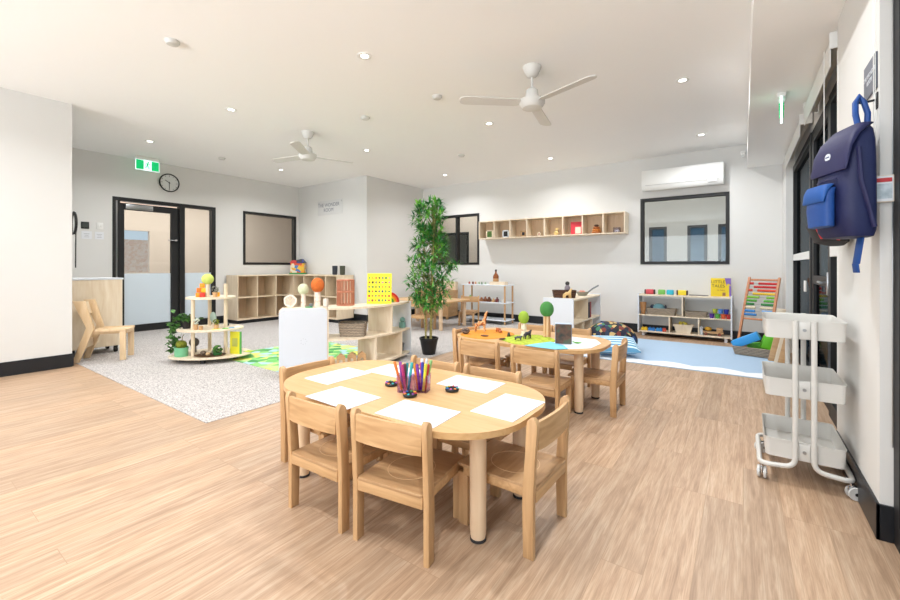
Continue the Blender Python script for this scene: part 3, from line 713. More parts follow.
# cabinet on castors and timber chair at the left
t = thing('mobile_cabinet', 'pale birch cabinet on black castors behind the timber chair', 'cabinet', (-7.03, 1.72, .004))
MB().box(-.22, .22, -.30, .28, .09, .965, .003).build('cabinet_body', m_plyl, t, smooth=False); MB().box(-.23, .23, -.31, .29, .966, .988, .002).build('top_board', m_white, t, smooth=False)
for x in (-.16, .17):
    for y in (-.22, .22): MB().cyl((x, y-.015, .036), (x, y+.015, .036), .036, n=20).box(x-.012, x+.012, y-.02, y+.02, .05, .09).build('castor', m_blackp, t)
t = thing('timber_chair', 'large angular pale timber chair beside the left wall block', 'chair', (-6.41, 1.74, .004), math.radians(-33))
def slab(pts, x0, x1): return MB().prism(pts, x0, x1, bev=.004, M=Matrix(((0, 0, 1, 0), (1, 0, 0, 0), (0, 1, 0, 0), (0, 0, 0, 1))))
for s in (-1, 1):
    x0, x1 = sorted((s*.125, s*.16))
    slab([(-.30, 0), (-.235, 0), (-.09, .40), (-.18, .73), (-.295, .73), (-.165, .41)], x0, x1).build('rear_leg', m_pine, t)
    slab([(.16, 0), (.22, 0), (.22, .352), (.16, .352)], x0, x1).build('front_leg', m_pine, t)
MB().box(-.123, .123, -.13, .225, .322, .372, .003).build('seat', m_pine, t); MB().box(-.162, -.124, -.08, .225, .353, .382, .002).box(.124, .162, -.08, .225, .353, .382, .002).build('seat_rail', m_pine, t)
MB().box(-.32, .123, -.012, .012, 0, .15, .003, M=Matrix.Translation((0, -.215, .56)) @ Matrix.Rotation(math.radians(15), 4, 'X')).build('backrest', m_ply, t)
MB().box(-.32, .123, -.012, .012, 0, .10, .003, M=Matrix.Translation((0, -.205, .16))).build('stretcher', m_ply, t)

# ------------------------------------------------------------------ round tiered plant stand
RU = (-5.33, 2.43); RA = math.radians(46.9)
def oval(a, f_, bk, ox=0, n=40):
    return [(ox+a*math.cos(q), (bk if math.sin(q) > 0 else f_)*math.sin(q)) for q in [2*PI*i/n for i in range(n)]]
t = thing('tiered_plant_stand', 'oval three tier timber stand full of plants and small toys', 'shelf', (*RU, .004), RA)
for z, a, fr, bk, ox in ((.055, .455, .28, .36, .02), (.372, .365, .27, .30, .02), (.750, .27, .22, .27, .02)):
    MB().prism(oval(a, fr, bk, ox), z, z+.022, bev=.005).build('shelf_board', m_plyl, t)
for x, y, z0, z1 in ((-.13, -.13, .077, .372), (-.13, -.13, .394, .75), (-.06, .20, .077, .372), (-.06, .20, .394, .75), (.205, -.06, .077, .372), (.205, -.06, .394, .75), (.205, -.06, .772, .93)):
    MB().cyl((x, y, z0), (x, y, z1), .021, n=18).build('post', m_ply, t)
for x, y in ((-.3, 0), (.3, 0), (0, .25), (0, -.2)): MB().lathe([(.03, 0), (.03, .055)], (x, y, 0), n=16).build('glide', m_rubber, t)
ca, sa = math.cos(RA), math.sin(RA)
def ru(x, y, z): return (RU[0]+x*ca-y*sa, RU[1]+x*sa+y*ca, z+.004)
Z1, Z2, Z3 = .0775, .3945, .7725
def leafball(b, c, r, n, ll, seedm=0):
    for k in range(n):
        d = Vector((random.gauss(0, 1), random.gauss(0, 1), random.gauss(0, 1))).normalized()
        b.ball(Vector(c)+d*r*.75, ll, (1, .7, .45), n=6, m=4, M=None)
m_leafd = patch_mat('leaf_dark', [(34, 70, 30), (60, 110, 44), (96, 146, 60)], 30, .55, 'NOISE')
m_leafl = patch_mat('leaf_light', [(70, 120, 50), (120, 170, 70)], 30, .55, 'NOISE')
m_moss = patch_mat('moss', [(70, 80, 20), (130, 136, 40), (90, 100, 30)], 40, .95, 'NOISE')
# green tin planter
t = thing('tin_planter', 'oval mint green tin planter with a mossy ball, bottom left of the plant stand', 'planter', ru(-.27, -.09, Z1))
b = MB().lathe([(.088, 0), (.095, .10), (.099, .102), (.099, .108), (.090, .108), (.084, .01)], n=28, sy=.75, cap=False); b.lathe([(.085, .004), (.09, .085)], n=28, sy=.75)
b.build('tin', col(116, 186, 140), t)
b = MB().ball((0, 0, .135), .065, (1, .9, .8)); b.build('moss_ball', m_moss, t); MB().tube([(.02, 0, .18), (.03, 0, .23), (.05, .01, .26)], .004, n=6).build('twig', col(110, 100, 50), t)
# wood slice disc
o = MB().cyl((0, -.008, .125), (0, .008, .125), .056, n=28).box(-.015, .015, -.03, .03, 0, .07).build('wood_slice', col(96, 84, 78), loc=ru(-.20, .10, Z1), rz=RA); tag(o, 'round grey wood slice standing behind the front post of the plant stand', 'wood slice')
# tray with stones
t = thing('stone_tray', 'brown oval tray on the bottom board of the plant stand', 'tray', ru(.06, -.145, Z1), RA)
MB().lathe([(.15, 0), (.175, .014), (.168, .016), (.14, .006)], n=32, sy=.6, cap=False).lathe([(.15, .002), (.15, .006)], n=32, sy=.6).build('tray_body', col(96, 66, 40), t)
for x, y, r, cc, lab in ((-.075, .0, .034, (110, 92, 76), 'brown stone at the left of the oval tray'), (-.01, -.04, .026, (206, 172, 128), 'sandy pebble at the front of the oval tray'), (.035, .035, .034, (120, 124, 108), 'grey stone behind the succulent on the oval tray')):
    o = MB().ball((0, 0, r*.85), r, (1.1, .9, .85), n=12, m=8).build('stone', col(*cc), loc=ru(.06+x, -.145+y, Z1+.007)); tag(o, lab, 'stone', 'stones on the oval tray')
t = thing('succulent', 'dark green bushy succulent at the right end of the oval tray', 'plant', ru(.15, -.165, Z1+.008))
b = MB().lathe([(.04, 0), (.05, .03)], n=16); b.build('green_pot', col(50, 110, 60), t); b = MB(); random.seed(3); leafball(b, (0, 0, .07), .055, 40, .022); b.build('foliage', m_leafd, t)
t = thing('book', 'yellow board book standing at the right of the plant stand bottom board', 'book', ru(.325, -.09, Z1), RA-.35)
MB().box(-.07, .06, -.006, .006, 0, .27, .001).build('cover', col(222, 214, 40), t, smooth=False); MB().box(.0605, .074, -.012, .012, 0, .27, .001).build('spine', col(90, 170, 80), t, smooth=False); MB().box(-.04, .03, -.008, -.0062, .09, .19).build('cover_picture', col(176, 178, 80), t, smooth=False)
o = MB().box(-.06, .06, -.05, .05, 0, .003).build('play_card', patch_mat('card_green', [(120, 190, 70), (220, 220, 70)], 12), loc=ru(.455, .03, Z1), rz=.4); tag(o, 'flat green and yellow card at the right tip of the plant stand base', 'card')
# ivy
t = thing('ivy_plant', 'ivy in a black pot trailing off the left of the middle board', 'plant', ru(-.235, -.03, Z2))
MB().lathe([(.040, 0), (.055, .085), (.058, .086), (.058, .094), (.048, .094), (.04, .07)], n=24).build('pot', m_blackp, t)
b = MB(); random.seed(11); base = Vector(ru(-.28, -.05, Z2)); lv = []
for k in range(170):
    if k < 70: p = Vector((random.gauss(-.01, .055), random.gauss(-.01, .05), .10+abs(random.gauss(0, .03))))
    else:
        q = random.random(); p = Vector((-.115*ca-.04*q+random.gauss(0, .03), -.115*sa-.02+random.gauss(0, .03), .10-q*.38))
    M = Matrix.Translation(p) @ Euler((random.uniform(-1, 1), random.uniform(-1, 1), random.uniform(0, 6.3))).to_matrix().to_4x4()
    s_ = random.uniform(.019, .033)
    b.prism([(0, -s_), (s_*.9, -s_*.4), (s_*.6, s_*.3), (0, s_*1.1), (-s_*.6, s_*.3), (-s_*.9, -s_*.4)], -.0006, .0006, M=M)
b.build('foliage', m_leafd, t, smooth=False)
MB().tube([(0, 0, .08), (-.06, -.05, .12), (-.10, -.10, .08), (-.11, -.11, -.10), (-.12, -.11, -.27)], .0025, n=5).build('trailing_stem', col(70, 96, 50), t)
# small things on the middle board
def wcup(x, y, z, r, h, label, pm, pr_, nm='wooden_cup'):
    t = thing(nm, label, 'pot', ru(x, y, z)); MB().lathe([(r*.85, 0), (r, h*.9), (r, h), (r*.8, h), (r*.7, h*.8)], n=20, cap=False).lathe([(r*.8, .002), (r*.8, h*.85)], n=20).build('cup', m_beechh, t)
    if pm:
        b = MB(); leafball(b, (0, 0, h+pr_*.8), pr_, 26, pr_*.33); b.build('sprig', pm, t)
    return t
wcup(-.085, -.17, Z2, .024, .065, 'wooden cup with a white sprig on the middle board', plain('white_sprig', (220, 228, 214), .7), .045)
wcup(-.025, -.19, Z2, .024, .045, 'small empty wooden cup on the middle board', None, 0)
wcup(.13, -.15, Z2+.004, .028, .05, 'brown cup with clipped green topiary on the middle board', m_moss, .04)
t = thing('toy_tree', 'pale grey green toy tree on the middle board of the plant stand', 'toy tree', ru(.04, .02, Z2), group='toy trees')
MB().cyl((0, 0, 0), (0, 0, .07), .010).build('trunk', m_plyl, t); MB().ball((0, 0, .12), .068, (1, .35, 1)).build('crown', plain('sage_grey', (164, 184, 172), .8), t)
o = MB().ball((0, 0, .026), .028, (1, 1, .9)).build('dark_pebble', m_blackp, loc=ru(.19, .03, Z2)); tag(o, 'small black pebble toy on the middle board right of the topiary', 'toy')
o = MB().box(-.04, .04, -.035, .035, 0, .003).build('play_card', col(232, 222, 50), loc=ru(.13, -.15, Z2), rz=RA); tag(o, 'yellow card under the topiary cup', 'card')
for k, (x, y, cc, lab) in enumerate(((.23, -.14, (110, 190, 80), 'green card on the middle board'), (.28, -.09, (70, 150, 190), 'blue card on the middle board'), (.32, -.02, (236, 240, 236), 'white card at the right end of the middle board'))):
    o = MB().box(-.03, .03, -.025, .025, 0, .006).build('play_card', col(*cc), loc=ru(x, y, Z2), rz=RA+.3*k); tag(o, lab, 'card', 'cards on the middle board')
# top board
for x, y, z, cc, lab in ((-0.100, -.05, 0, (240, 150, 30), 'orange cube at the left of the block pile'), (-0.060, -.02, 0, (246, 170, 40), 'amber cube second along the block pile'), (-0.040, -.09, 0, (214, 50, 40), 'red cube at the front of the block pile'), (-0.095, -.035, .056, (236, 120, 30), 'dark orange cube in the second layer of the pile'), (-0.037, -.05, .056, (250, 190, 40), 'yellow cube in the second layer of the pile'), (-0.060, -.04, .112, (250, 160, 30), 'light orange cube on top of the pile'), (.10, -.02, 0, (248, 180, 40), 'yellow cube between the tree trunk and the cup')):
    o = MB().box(-.026, .026, -.026, .026, 0, .052, .004).build('toy_cube', col(*cc), loc=ru(x, y, Z3+z), rz=RA+.2); tag(o, lab, 'block', 'orange blocks on the top board')
t = thing('toy_tree', 'lime green ball topped toy tree on the top board of the plant stand', 'toy tree', ru(.005, -.06, Z3), group='toy trees')
MB().cyl((0, 0, 0), (0, 0, .16), .021).build('trunk', m_plyl, t); MB().ball((0, 0, .215), .066).build('crown', plain('lime_felt', (200, 214, 110), .9, noise=.25, scale=15), t)
wcup(.10, -.10, Z3, .028, .06, 'wooden cup with a dry grey sprig on the top board', plain('dry_grey', (128, 130, 116), .8, noise=.3), .045)
# play mat
o = MB().prism(rrect(-4.72, 3.30, .68, .72, .03, 4), .0042, .010).build('play_mat', patch_mat('farm_mat', [(90, 170, 90), (216, 214, 110), (110, 190, 100), (140, 206, 120), (170, 206, 214), (70, 150, 84), (190, 220, 140)], 9), smooth=False)
tag(o, 'green and yellow landscape play mat on the grey carpet', 'play mat')

# ------------------------------------------------------------------ curved shelf
FR = [(-3.60, 2.84), (-3.49, 2.98), (-3.41, 3.12), (-3.36, 3.28), (-3.345, 3.44), (-3.355, 3.62), (-3.40, 3.82), (-3.475, 4.02)]
def off(pts, d):
    out = []
    for i, p in enumerate(pts):
        a = Vector(pts[max(0, i-1)]); c = Vector(pts[min(len(pts)-1, i+1)]); n = (c-a).normalized(); out.append((p[0]-n.y*d, p[1]+n.x*d))
    return out
BK = off(FR, .36)
t = thing('curved_shelf', 'curved birch shelf unit behind the near table with a white board end', 'shelf', (0, 0, .004))
for z0, z1 in ((.045, .067), (.345, .365), (.678, .70)): MB().prism(FR+BK[::-1], z0, z1).build('shelf_board', m_plyl, t, smooth=False)
def wallseg(p, q, th, z0, z1, mat, nm):
    p = Vector(p); q = Vector(q); d = (q-p).normalized(); n = Vector((-d.y, d.x))*th/2
    MB().prism([tuple(p-n), tuple(q-n), tuple(q+n), tuple(p+n)], z0, z1).build(nm, mat, t, smooth=False)
def lerp(a, b, k): return (a[0]+(b[0]-a[0])*k, a[1]+(b[1]-a[1])*k)
wallseg(lerp(FR[0], BK[0], .02), BK[0], .018, .067, .345, m_plyl, 'divider'); wallseg(lerp(FR[0], BK[0], .02), BK[0], .018, .365, .678, m_plyl, 'divider')
wallseg(lerp(FR[4], FR[5], .7), lerp(BK[4], BK[5], .7), .018, .365, .678, m_plyl, 'divider')
wallseg(lerp(FR[3], FR[4], .2), lerp(BK[3], BK[4], .2), .018, .067, .345, m_plyl, 'divider')
wallseg(lerp(FR[5], FR[6], .8), lerp(BK[5], BK[6], .8), .018, .067, .345, m_plyl, 'divider')
E7, G7 = FR[7], BK[7]
wallseg((E7[0]+.01, E7[1]+.012), (G7[0], G7[1]+.012), .02, .02, .70, m_white, 'end_panel')
# flat extension carrying the white panel
A0 = (-3.80, 2.40); A1 = (-3.605, 2.835)
dd = (Vector(A1)-Vector(A0)).normalized(); nn = Vector((-dd.y, dd.x))
PB = [tuple(Vector(A0)+nn*.02), tuple(Vector(A1)+nn*.02), BK[0], tuple(Vector(A0)+nn*.34+dd*.08)]
for z0, z1 in ((.045, .067), (.674, .694)): MB().prism(PB, z0, z1).build('shelf_board', m_plyl, t, smooth=False)
for x, y in ((-3.46, 3.1), (-3.6, 3.9), (-3.78, 2.55), (-3.85, 3.3)): MB().box(x-.02, x+.02, y-.02, y+.02, 0, .045).build('foot', m_plyl, t)
# rounded white board
ang = math.atan2(dd.y, dd.x); Lp = (Vector(A1)-Vector(A0)).length
M = Matrix.Translation((A0[0], A0[1], 0)) @ Matrix.Rotation(ang, 4, 'Z') @ Matrix(((1, 0, 0, 0), (0, 0, -1, 0), (0, 1, 0, 0), (0, 0, 0, 1)))
pan = MB().prism(rrect(Lp/2, .365, Lp/2, .34, .05, 6), -.018, 0, M=M).build('white_board', m_white, t)
b = MB()
for k in range(7):
    a = k*PI*2/7; b.cyl(M @ Vector((Lp/2+.03*math.cos(a), .365+.03*math.sin(a), .0001)), M @ Vector((Lp/2+.03*math.cos(a), .365+.03*math.sin(a), .0012)), .003, n=8)
o = b.build('peg_holes', col(170, 176, 184), pan)
ZT = .7045
def figure_tree(label, loc, th, tr, r, cm, tm, zs=1.15, grp='toy trees'):
    t = thing('toy_tree', label, 'toy tree', loc, group=grp)
    MB().lathe([(tr*1.05, 0), (tr, th*.4), (tr*.9, th)], n=18).build('trunk', tm, t); MB().ball((0, 0, th+r*zs*.85), r, (1, 1, zs), n=24, m=16).build('crown', cm, t); return t
m_bark = patch_mat('birch_bark', [(200, 150, 120), (240, 228, 214), (226, 200, 180)], 25, .7, 'NOISE')
figure_tree('orange felt toy tree on a birch trunk on the curved shelf', (-3.845, 2.895, ZT-.006), .17, .034, .072, plain('orange_wool', (204, 106, 44), .95, noise=.35, scale=25, bump=1), m_bark)
figure_tree('pale mint felt toy tree on a slim trunk on the curved shelf', (-3.955, 2.79, ZT-.006), .145, .026, .058, plain('mint_wool', (206, 214, 180), .95, noise=.2, scale=25, bump=1), m_bark, 1.05)
t = thing('wood_slice', 'white edged wood slice ring on a foot at the left of the curved shelf', 'wood slice', (-4.01, 2.665, ZT-.006), math.radians(40))
MB().box(-.03, .03, -.02, .02, 0, .012, .003).build('foot', m_plyl, t)
wob = [(.062+.005*math.sin(k*2.1)) for k in range(16)]
MB().tube([(wob[k]*math.cos(k*PI/8), 0, .072+wob[k]*math.sin(k*PI/8)*.95) for k in range(16)], .009, n=8, closed=True).build('bark_edge', plain('white_bark', (238, 230, 214), .8), t)
b = MB().cyl((0, -.004, .072), (0, .004, .072), .058, n=20); b.build('slice', col(200, 188, 172), t)
b = MB().cyl((0, -.006, .02), (0, -.006, .075), .005, n=8).cyl((0, -.006, .06), (.028, -.006, .10), .004, n=8).cyl((0, -.006, .06), (-.028, -.006, .1), .004, n=8).cyl((0, -.006, .07), (0, -.006, .12), .004, n=8); b.build('tree_cut_out', m_plyl, t)
o = MB().prism([(-.045, 0), (-.01, -.022), (.04, -.008), (.035, .02), (-.02, .022)], 0, .01, bev=.002).build('felt_leaf', col(34, 150, 100, .9), loc=(-3.84, 2.78, ZT-.006), rz=.6); tag(o, 'small emerald felt leaf at the front of the curved shelf', 'felt')
o = MB().box(-.022, .022, -.022, .022, 0, .085, .003).build('wooden_block', col(214, 206, 196), loc=(-3.76, 2.94, ZT), rz=.4); tag(o, 'upright off white block right of the orange tree', 'block')
o = MB().ball((0, 0, .02), .024, (1, 1, .8)).build('grey_stone', col(110, 118, 120), loc=(-3.90, 2.85, ZT-.006)); tag(o, 'small grey stone between the two felt toy trees', 'stone')
# rattan cylinder
t = thing('rattan_cylinder', 'open cylinder of pinkish wooden sticks on the curved shelf', 'toy', (-3.68, 3.15, ZT)); pink = wood('pinkish_stick', (168, 100, 72), (196, 128, 96), sc=(20, 20, 3))
for z in (.008, .155, .285): MB().tube([(.092*math.cos(a), .092*math.sin(a), z) for a in [i*PI/16 for i in range(32)]], .008, n=8, closed=True).build('hoop', pink, t)
for k in range(16):
    a = k*PI/8; MB().cyl((.092*math.cos(a), .092*math.sin(a), .012), (.092*math.cos(a), .092*math.sin(a), .282), .0065, n=8).build('stick', pink, t)
# yellow picture board
t = thing('picture_book', 'large yellow picture board with rows of small pictures on the curved shelf', 'book', (-3.50, 3.50, ZT), math.radians(35))
MB().box(-.145, .145, -.006, .006, 0, .36, .002, M=Matrix.Rotation(math.radians(-6), 4, 'X')).build('cover', col(244, 232, 38), t, smooth=False); random.seed(5)
MB().box(-.10, .10, .02, .10, 0, .006, .001).build('easel_foot', col(225, 214, 40), t)
cols = [(40, 80, 120), (190, 60, 40), (30, 30, 34), (60, 130, 70), (150, 80, 50), (220, 130, 150)]
for r_ in range(6):
    for c_ in range(7):
        x = -.118+c_*.039; z = .04+r_*.053; w = random.uniform(.006, .012); h = random.uniform(.007, .014)
        MB().box(x-w, x+w, -.0078, -.0062, z-h, z+h, .002, M=Matrix.Rotation(math.radians(-6), 4, 'X')).build('small_picture', col(*random.choice(cols)), t)
# rainbow
t = thing('rainbow_stacker', 'wooden rainbow arches behind the yellow picture board', 'toy', (-3.59, 3.77, ZT), math.radians(35))
for k, cc in enumerate([(214, 36, 40), (240, 120, 40), (246, 206, 50), (90, 170, 80), (50, 130, 190)]):
    r1 = .12-k*.021; r0 = r1-.019
    pts = [(r1*math.cos(a), r1*math.sin(a)) for a in [i*PI/18 for i in range(19)]] + [(r0*math.cos(a), r0*math.sin(a)) for a in [i*PI/18 for i in range(18, -1, -1)]]
    MB().prism(pts, -.03, .03, M=Matrix(((1, 0, 0, 0), (0, 0, -1, 0), (0, 1, 0, 0), (0, 0, 0, 1)))).build('arch', col(*cc), t)
def basket(name, label, loc, rz, hx, hy, h, mat, fl_=1.12, cat='basket'):
    t = thing(name, label, cat, loc, rz)
    b = MB(); o = rrect(0, 0, hx, hy, .03, 4); n = len(o)
    r = [[b.b.verts.new((p[0]*k*q, p[1]*k*q, z)) for p in o] for k, z, q in ((1/fl_, 0, 1), (1, h, 1), (1, h, .93), (1/fl_, .012, .93))]
    for a, c in zip(r, r[1:]):
        for k in range(n): b.b.faces.new([a[k], a[(k+1) % n], c[(k+1) % n], c[k]])
    b.b.faces.new(r[0][::-1]); b.b.faces.new(r[-1])
    b.build('woven_body', mat, t); MB().tube([(p[0]*.97, p[1]*.97, h) for p in o], .008, n=6, closed=True).build('rim', mat, t); return t
basket('wicker_basket', 'grey wicker basket on the upper left shelf of the curved unit', (-3.565, 3.16, .3705), math.radians(38), .15, .10, .145, m_wick)
# arch houses on the lowest shelf
for k, (x, y, a, lab) in enumerate(((-3.57, 2.99, 50, 'small wooden arched house block, leftmost on the lowest shelf'), (-3.53, 3.11, 40, 'small wooden arched house block, middle of three on the lowest shelf'), (-3.47, 3.20, 55, 'small wooden arched house block, rightmost of three on the lowest shelf'))):
    MM = Matrix(((1, 0, 0, 0), (0, 0, -1, 0), (0, 1, 0, 0), (0, 0, 0, 1)))
    arch = [(.018, 0)]+[(.018*math.cos(q), .045+.018*math.sin(q)) for q in (0, .5, 1, 1.57, 2.1, 2.6, PI)]+[(-.018, 0)]
    b = MB().prism([(-.045, 0), (-.045, .095), (0, .13), (.045, .095), (.045, 0)]+arch, -.02, .02, M=MM)
    o = b.build('arched_block', m_beechh, loc=(x, y, .0715), rz=math.radians(a)); tag(o, lab, 'block', 'arched house blocks')
o = MB().box(-.03, .03, -.03, .03, 0, .07, .006).ball((0, 0, .10), .035).ball((.03, 0, .11), .012).build('teal_toy', col(120, 170, 164), loc=(-3.52, 3.93, .3695)); tag(o, 'soft teal toy in the far upper bay of the curved unit', 'toy')
o = MB().lathe([(.04, 0), (.052, .09), (.056, .09), (.056, .1), (.046, .1), (.035, .01)], n=20, cap=False).lathe([(.04, .002), (.047, .07)], n=20).build('grey_pot', col(96, 100, 102), loc=(-3.56, 3.93, .0715)); tag(o, 'dark grey pot in the far lower bay of the curved unit', 'pot')

# ------------------------------------------------------------------ bamboo plant
PX, PY = -3.345, 4.25
t = thing('potted_bamboo', 'tall artificial bamboo plant in a black pot behind the near tables', 'plant', (PX, PY, .004))
MB().lathe([(.082, 0), (.118, .19), (.125, .192), (.125, .215), (.112, .215), (.105, .17)], n=32, cap=False).lathe([(.082, .002), (.108, .18)], n=32).build('pot', m_blackp, t)
cane = stripe_mat('cane', (150, 140, 80), (172, 160, 96), 8, 'Z', .5)
stems = []
for k, (x, y, lx, ly, hh) in enumerate(((-.05, .0, -.06, 0, 1.75), (.0, .03, .02, .03, 1.98), (.05, -.02, .07, -.02, 1.8))):
    pth = [(x+(lx)*q, y+ly*q, .18+(hh-.18)*q) for q in [i/10 for i in range(11)]]; stems.append(pth)
    MB().tube(pth, [.013-.009*i/10 for i in range(11)], n=10).build('cane', cane, t)
random.seed(21)
m_bam = patch_mat('bamboo_leaf', [(28, 92, 56), (66, 150, 62), (150, 208, 84)], 9, .5, 'NOISE')
b = MB(); tw = MB()
def rad(z):
    for z0, r0, z1, r1 in ((.5, .12, .7, .25), (.7, .25, 1.0, .31), (1.0, .31, 1.3, .27), (1.3, .27, 1.5, .18), (1.5, .18, 1.8, .22), (1.8, .22, 2.03, .12)):
        if z0 <= z <= z1: return r0+(r1-r0)*(z-z0)/(z1-z0)
    return .1
for k in range(330):
    z = random.uniform(.60, 1.97); a = random.uniform(0, 2*PI); R_ = rad(z)*1.12; q = math.sqrt(random.random())*.85
    st = stems[k % 3]; zz = max(.4, z-.12); i = min(9, max(0, int((zz-.18)/(1.8-.18)*10))); s0 = Vector(st[i])
    c = Vector((.01+R_*q*math.cos(a), R_*q*math.sin(a), z)); 
    if k % 47 == 5: c = Vector((.26, .16, 1.12))+Vector((random.gauss(0, .03),)*3)
    tw.tube([s0, (s0+c)/2+Vector((0, 0, -.01)), c], .002, n=4)
    for j in range(9):
        d = Vector((math.cos(a)*.7+random.gauss(0, .8), math.sin(a)*.7+random.gauss(0, .8), random.gauss(.25, .6))).normalized()
        Ln = random.uniform(.07, .14); w = random.uniform(.010, .016)
        side = d.cross(Vector((0, 0, 1))); side = side.normalized() if side.length > .01 else Vector((1, 0, 0))
        up = side.cross(d)
        p0 = c; p1 = c+d*Ln*.45+up*.006; p2 = c+d*Ln-up*.008
        v = [b.b.verts.new(p) for p in (p0, p1+side*w, p1-side*w, p2, p1+up*.002)]
        b.b.faces.new([v[0], v[4], v[1]]); b.b.faces.new([v[0], v[2], v[4]]); b.b.faces.new([v[1], v[4], v[3]]); b.b.faces.new([v[4], v[2], v[3]])
b2 = b.b; me = bpy.data.meshes.new('foliage'); b2.to_mesh(me); b2.free(); me.materials.append(m_bam); fo = bpy.data.objects.new('foliage', me); C.objects.link(fo); fo.parent = t
tw.build('twigs', col(120, 120, 60), t)

# wooden play unit against the back wall behind the bamboo
t = thing('play_dresser', 'low wooden play dresser against the back wall behind the bamboo plant', 'dresser', (-5.55, 7.35, .004))
MB().box(-.5, .42, -.18, .2, .06, .62, .003).build('dresser_body', m_beechh, t, smooth=False); MB().box(-.5, .42, .10, .2, .62, .80, .003).build('back_rail', m_ply, t, smooth=False)
for x in (-.46, .36): MB().box(x, x+.04, -.17, -.13, 0, .06).build('foot', m_beechh, t)
for x in (-.27, .19): MB().box(x-.2, x+.2, -.192, -.181, .10, .56, .003).build('door', m_beech, t, smooth=False)
o = MB().box(-.11, .11, -.06, .06, 0, .1, .01).build('toy_box', stripe_mat('pink_stripe', (236, 220, 210), (220, 160, 130), 9, 'Z'), loc=(-5.28, 7.27, .6245)); tag(o, 'small pink striped box on the play dresser', 'box')

# ------------------------------------------------------------------ table two
z2 = .5102
def lobed(cx, cy, hx, hy, amp, n=36, ph=0):
    return [(cx+hx*math.cos(a)*(1+amp*math.sin(5*a+ph)), cy+hy*math.sin(a)*(1+amp*math.sin(4*a+ph))) for a in [2*PI*i/n for i in range(n)]]
def felt(pts, label, mat, z=z2):
    cx = sum(p[0] for p in pts)/len(pts); cy = sum(p[1] for p in pts)/len(pts)
    o = MB().prism([(p[0]-cx, p[1]-cy) for p in pts], 0, .003).build('felt_mat', mat, loc=(cx, cy, z), smooth=False); tag(o, label, 'felt mat', 'felt landscape mats')
felt(lobed(-1.96, 3.375, .24, .27, .04), 'orange felt mat at the left of the second table', m_felt_o)
felt(lobed(-1.525, 3.335, .22, .25, .05, ph=1), 'mossy green felt mat in the middle of the second table', m_felt_g)
felt([(-1.335, 3.095), (-1.10, 3.13), (-.965, 3.255), (-.955, 3.505), (-1.04, 3.655), (-1.275, 3.675), (-1.285, 3.355)], 'white felt mat at the right end of the second table', m_felt_w)
felt([(-1.425, 3.045), (-1.175, 3.035), (-1.095, 3.115), (-1.175, 3.235), (-1.315, 3.315), (-1.375, 3.175)], 'sky blue felt pond at the near right of the second table', m_felt_b, z2+.0035)
m_trunk = stripe_mat('ribbed_trunk', (190, 140, 96), (226, 188, 150), 10, 'X', .7)
figure_tree('light green felt toy tree, smaller of two on the second table', (-1.635, 3.475, z2+.004), .115, .026, .048, plain('spring_green_wool', (150, 176, 62), .95, noise=.2, scale=25), m_bark, 1.25)
figure_tree('dark green felt toy tree, taller of two on the second table', (-1.445, 3.555, z2+.004), .185, .033, .062, plain('forest_green_wool', (70, 132, 66), .95, noise=.25, scale=25), m_trunk, 1.15)
# standing picture box
t = thing('picture_box', 'standing box with a dark forest picture on the second table', 'box', (-1.205, 3.315, z2+.004), math.radians(20))
MB().box(-.065, .065, -.035, .035, 0, .165, .002).build('box_body', col(176, 190, 208), t, smooth=False); MB().box(-.063, .063, -.0375, -.0352, .003, .162).build('front_picture', patch_mat('forest_print', [(40, 46, 40), (96, 66, 50), (60, 90, 70)], 18, .5, 'NOISE'), t, smooth=False)
MB().box(.0652, .0675, -.02, -.008, .003, .152).box(.0652, .0675, .008, .02, .003, .152).build('side_stripe', col(60, 66, 80), t, smooth=False)
o = MB()
for k in range(7): o.cyl((0, 0, .004), (.045*math.cos(k*.9), .03*math.sin(k*.9), .012), .006, .001, n=6)
o = o.build('toy_frond', col(110, 190, 70), loc=(-1.115, 3.385, z2+.0035)); tag(o, 'bright green plastic frond on the white felt mat', 'toy plant')
def animal(x, y, z, L, cc, rz, label, neck=.6, name='toy_animal', mat=None, hz=1.0):
    """small four legged toy, one continuous body made with the skin modifier"""
    me = bpy.data.meshes.new(name); o = bpy.data.objects.new(name, me); C.objects.link(o)
    V = [(0, 0, .55*hz), (.32, 0, .58*hz), (-.32, 0, .56*hz), (.5, 0, (.58+neck*.35)*hz), (.66, 0, (.60+neck*.35)*hz), (.36, .12, .3*hz), (.38, .12, .03), (.36, -.12, .3*hz), (.38, -.12, .03), (-.34, .12, .3*hz), (-.36, .12, .03), (-.34, -.12, .3*hz), (-.36, -.12, .03), (-.5, 0, .42*hz)]
    E = [(0, 1), (0, 2), (1, 3), (3, 4), (1, 5), (5, 6), (1, 7), (7, 8), (2, 9), (9, 10), (2, 11), (11, 12), (2, 13)]
    R = [.17, .16, .17, .10, .07, .07, .055, .07, .055, .075, .055, .075, .055, .03]
    me.from_pydata([Vector(v)*L for v in V], E, [])
    md = o.modifiers.new('skin', 'SKIN'); sv = me.skin_vertices[0].data
    for i, r in enumerate(R): sv[i].radius = (r*L, r*L)
    sv[0].use_root = True
    o.modifiers.new('sub', 'SUBSURF').levels = 1
    bpy.context.view_layer.update()
    m2 = bpy.data.meshes.new_from_object(o.evaluated_get(bpy.context.evaluated_depsgraph_get())); bpy.data.objects.remove(o)
    m2.materials.clear(); m2.materials.append(mat or col(*cc)); 
    for p in m2.polygons: p.use_smooth = True
    o = bpy.data.objects.new(name, m2); C.objects.link(o); 
    mz = min(v.co.z for v in m2.vertices); o.location = (x, y, z-mz+.0005); o.rotation_euler = (0, 0, rz); tag(o, label, 'toy animal', 'toy animals'); return o
m_gir = patch_mat('giraffe_hide', [(214, 150, 90), (140, 76, 36), (176, 100, 50), (226, 180, 130)], 60, .6)
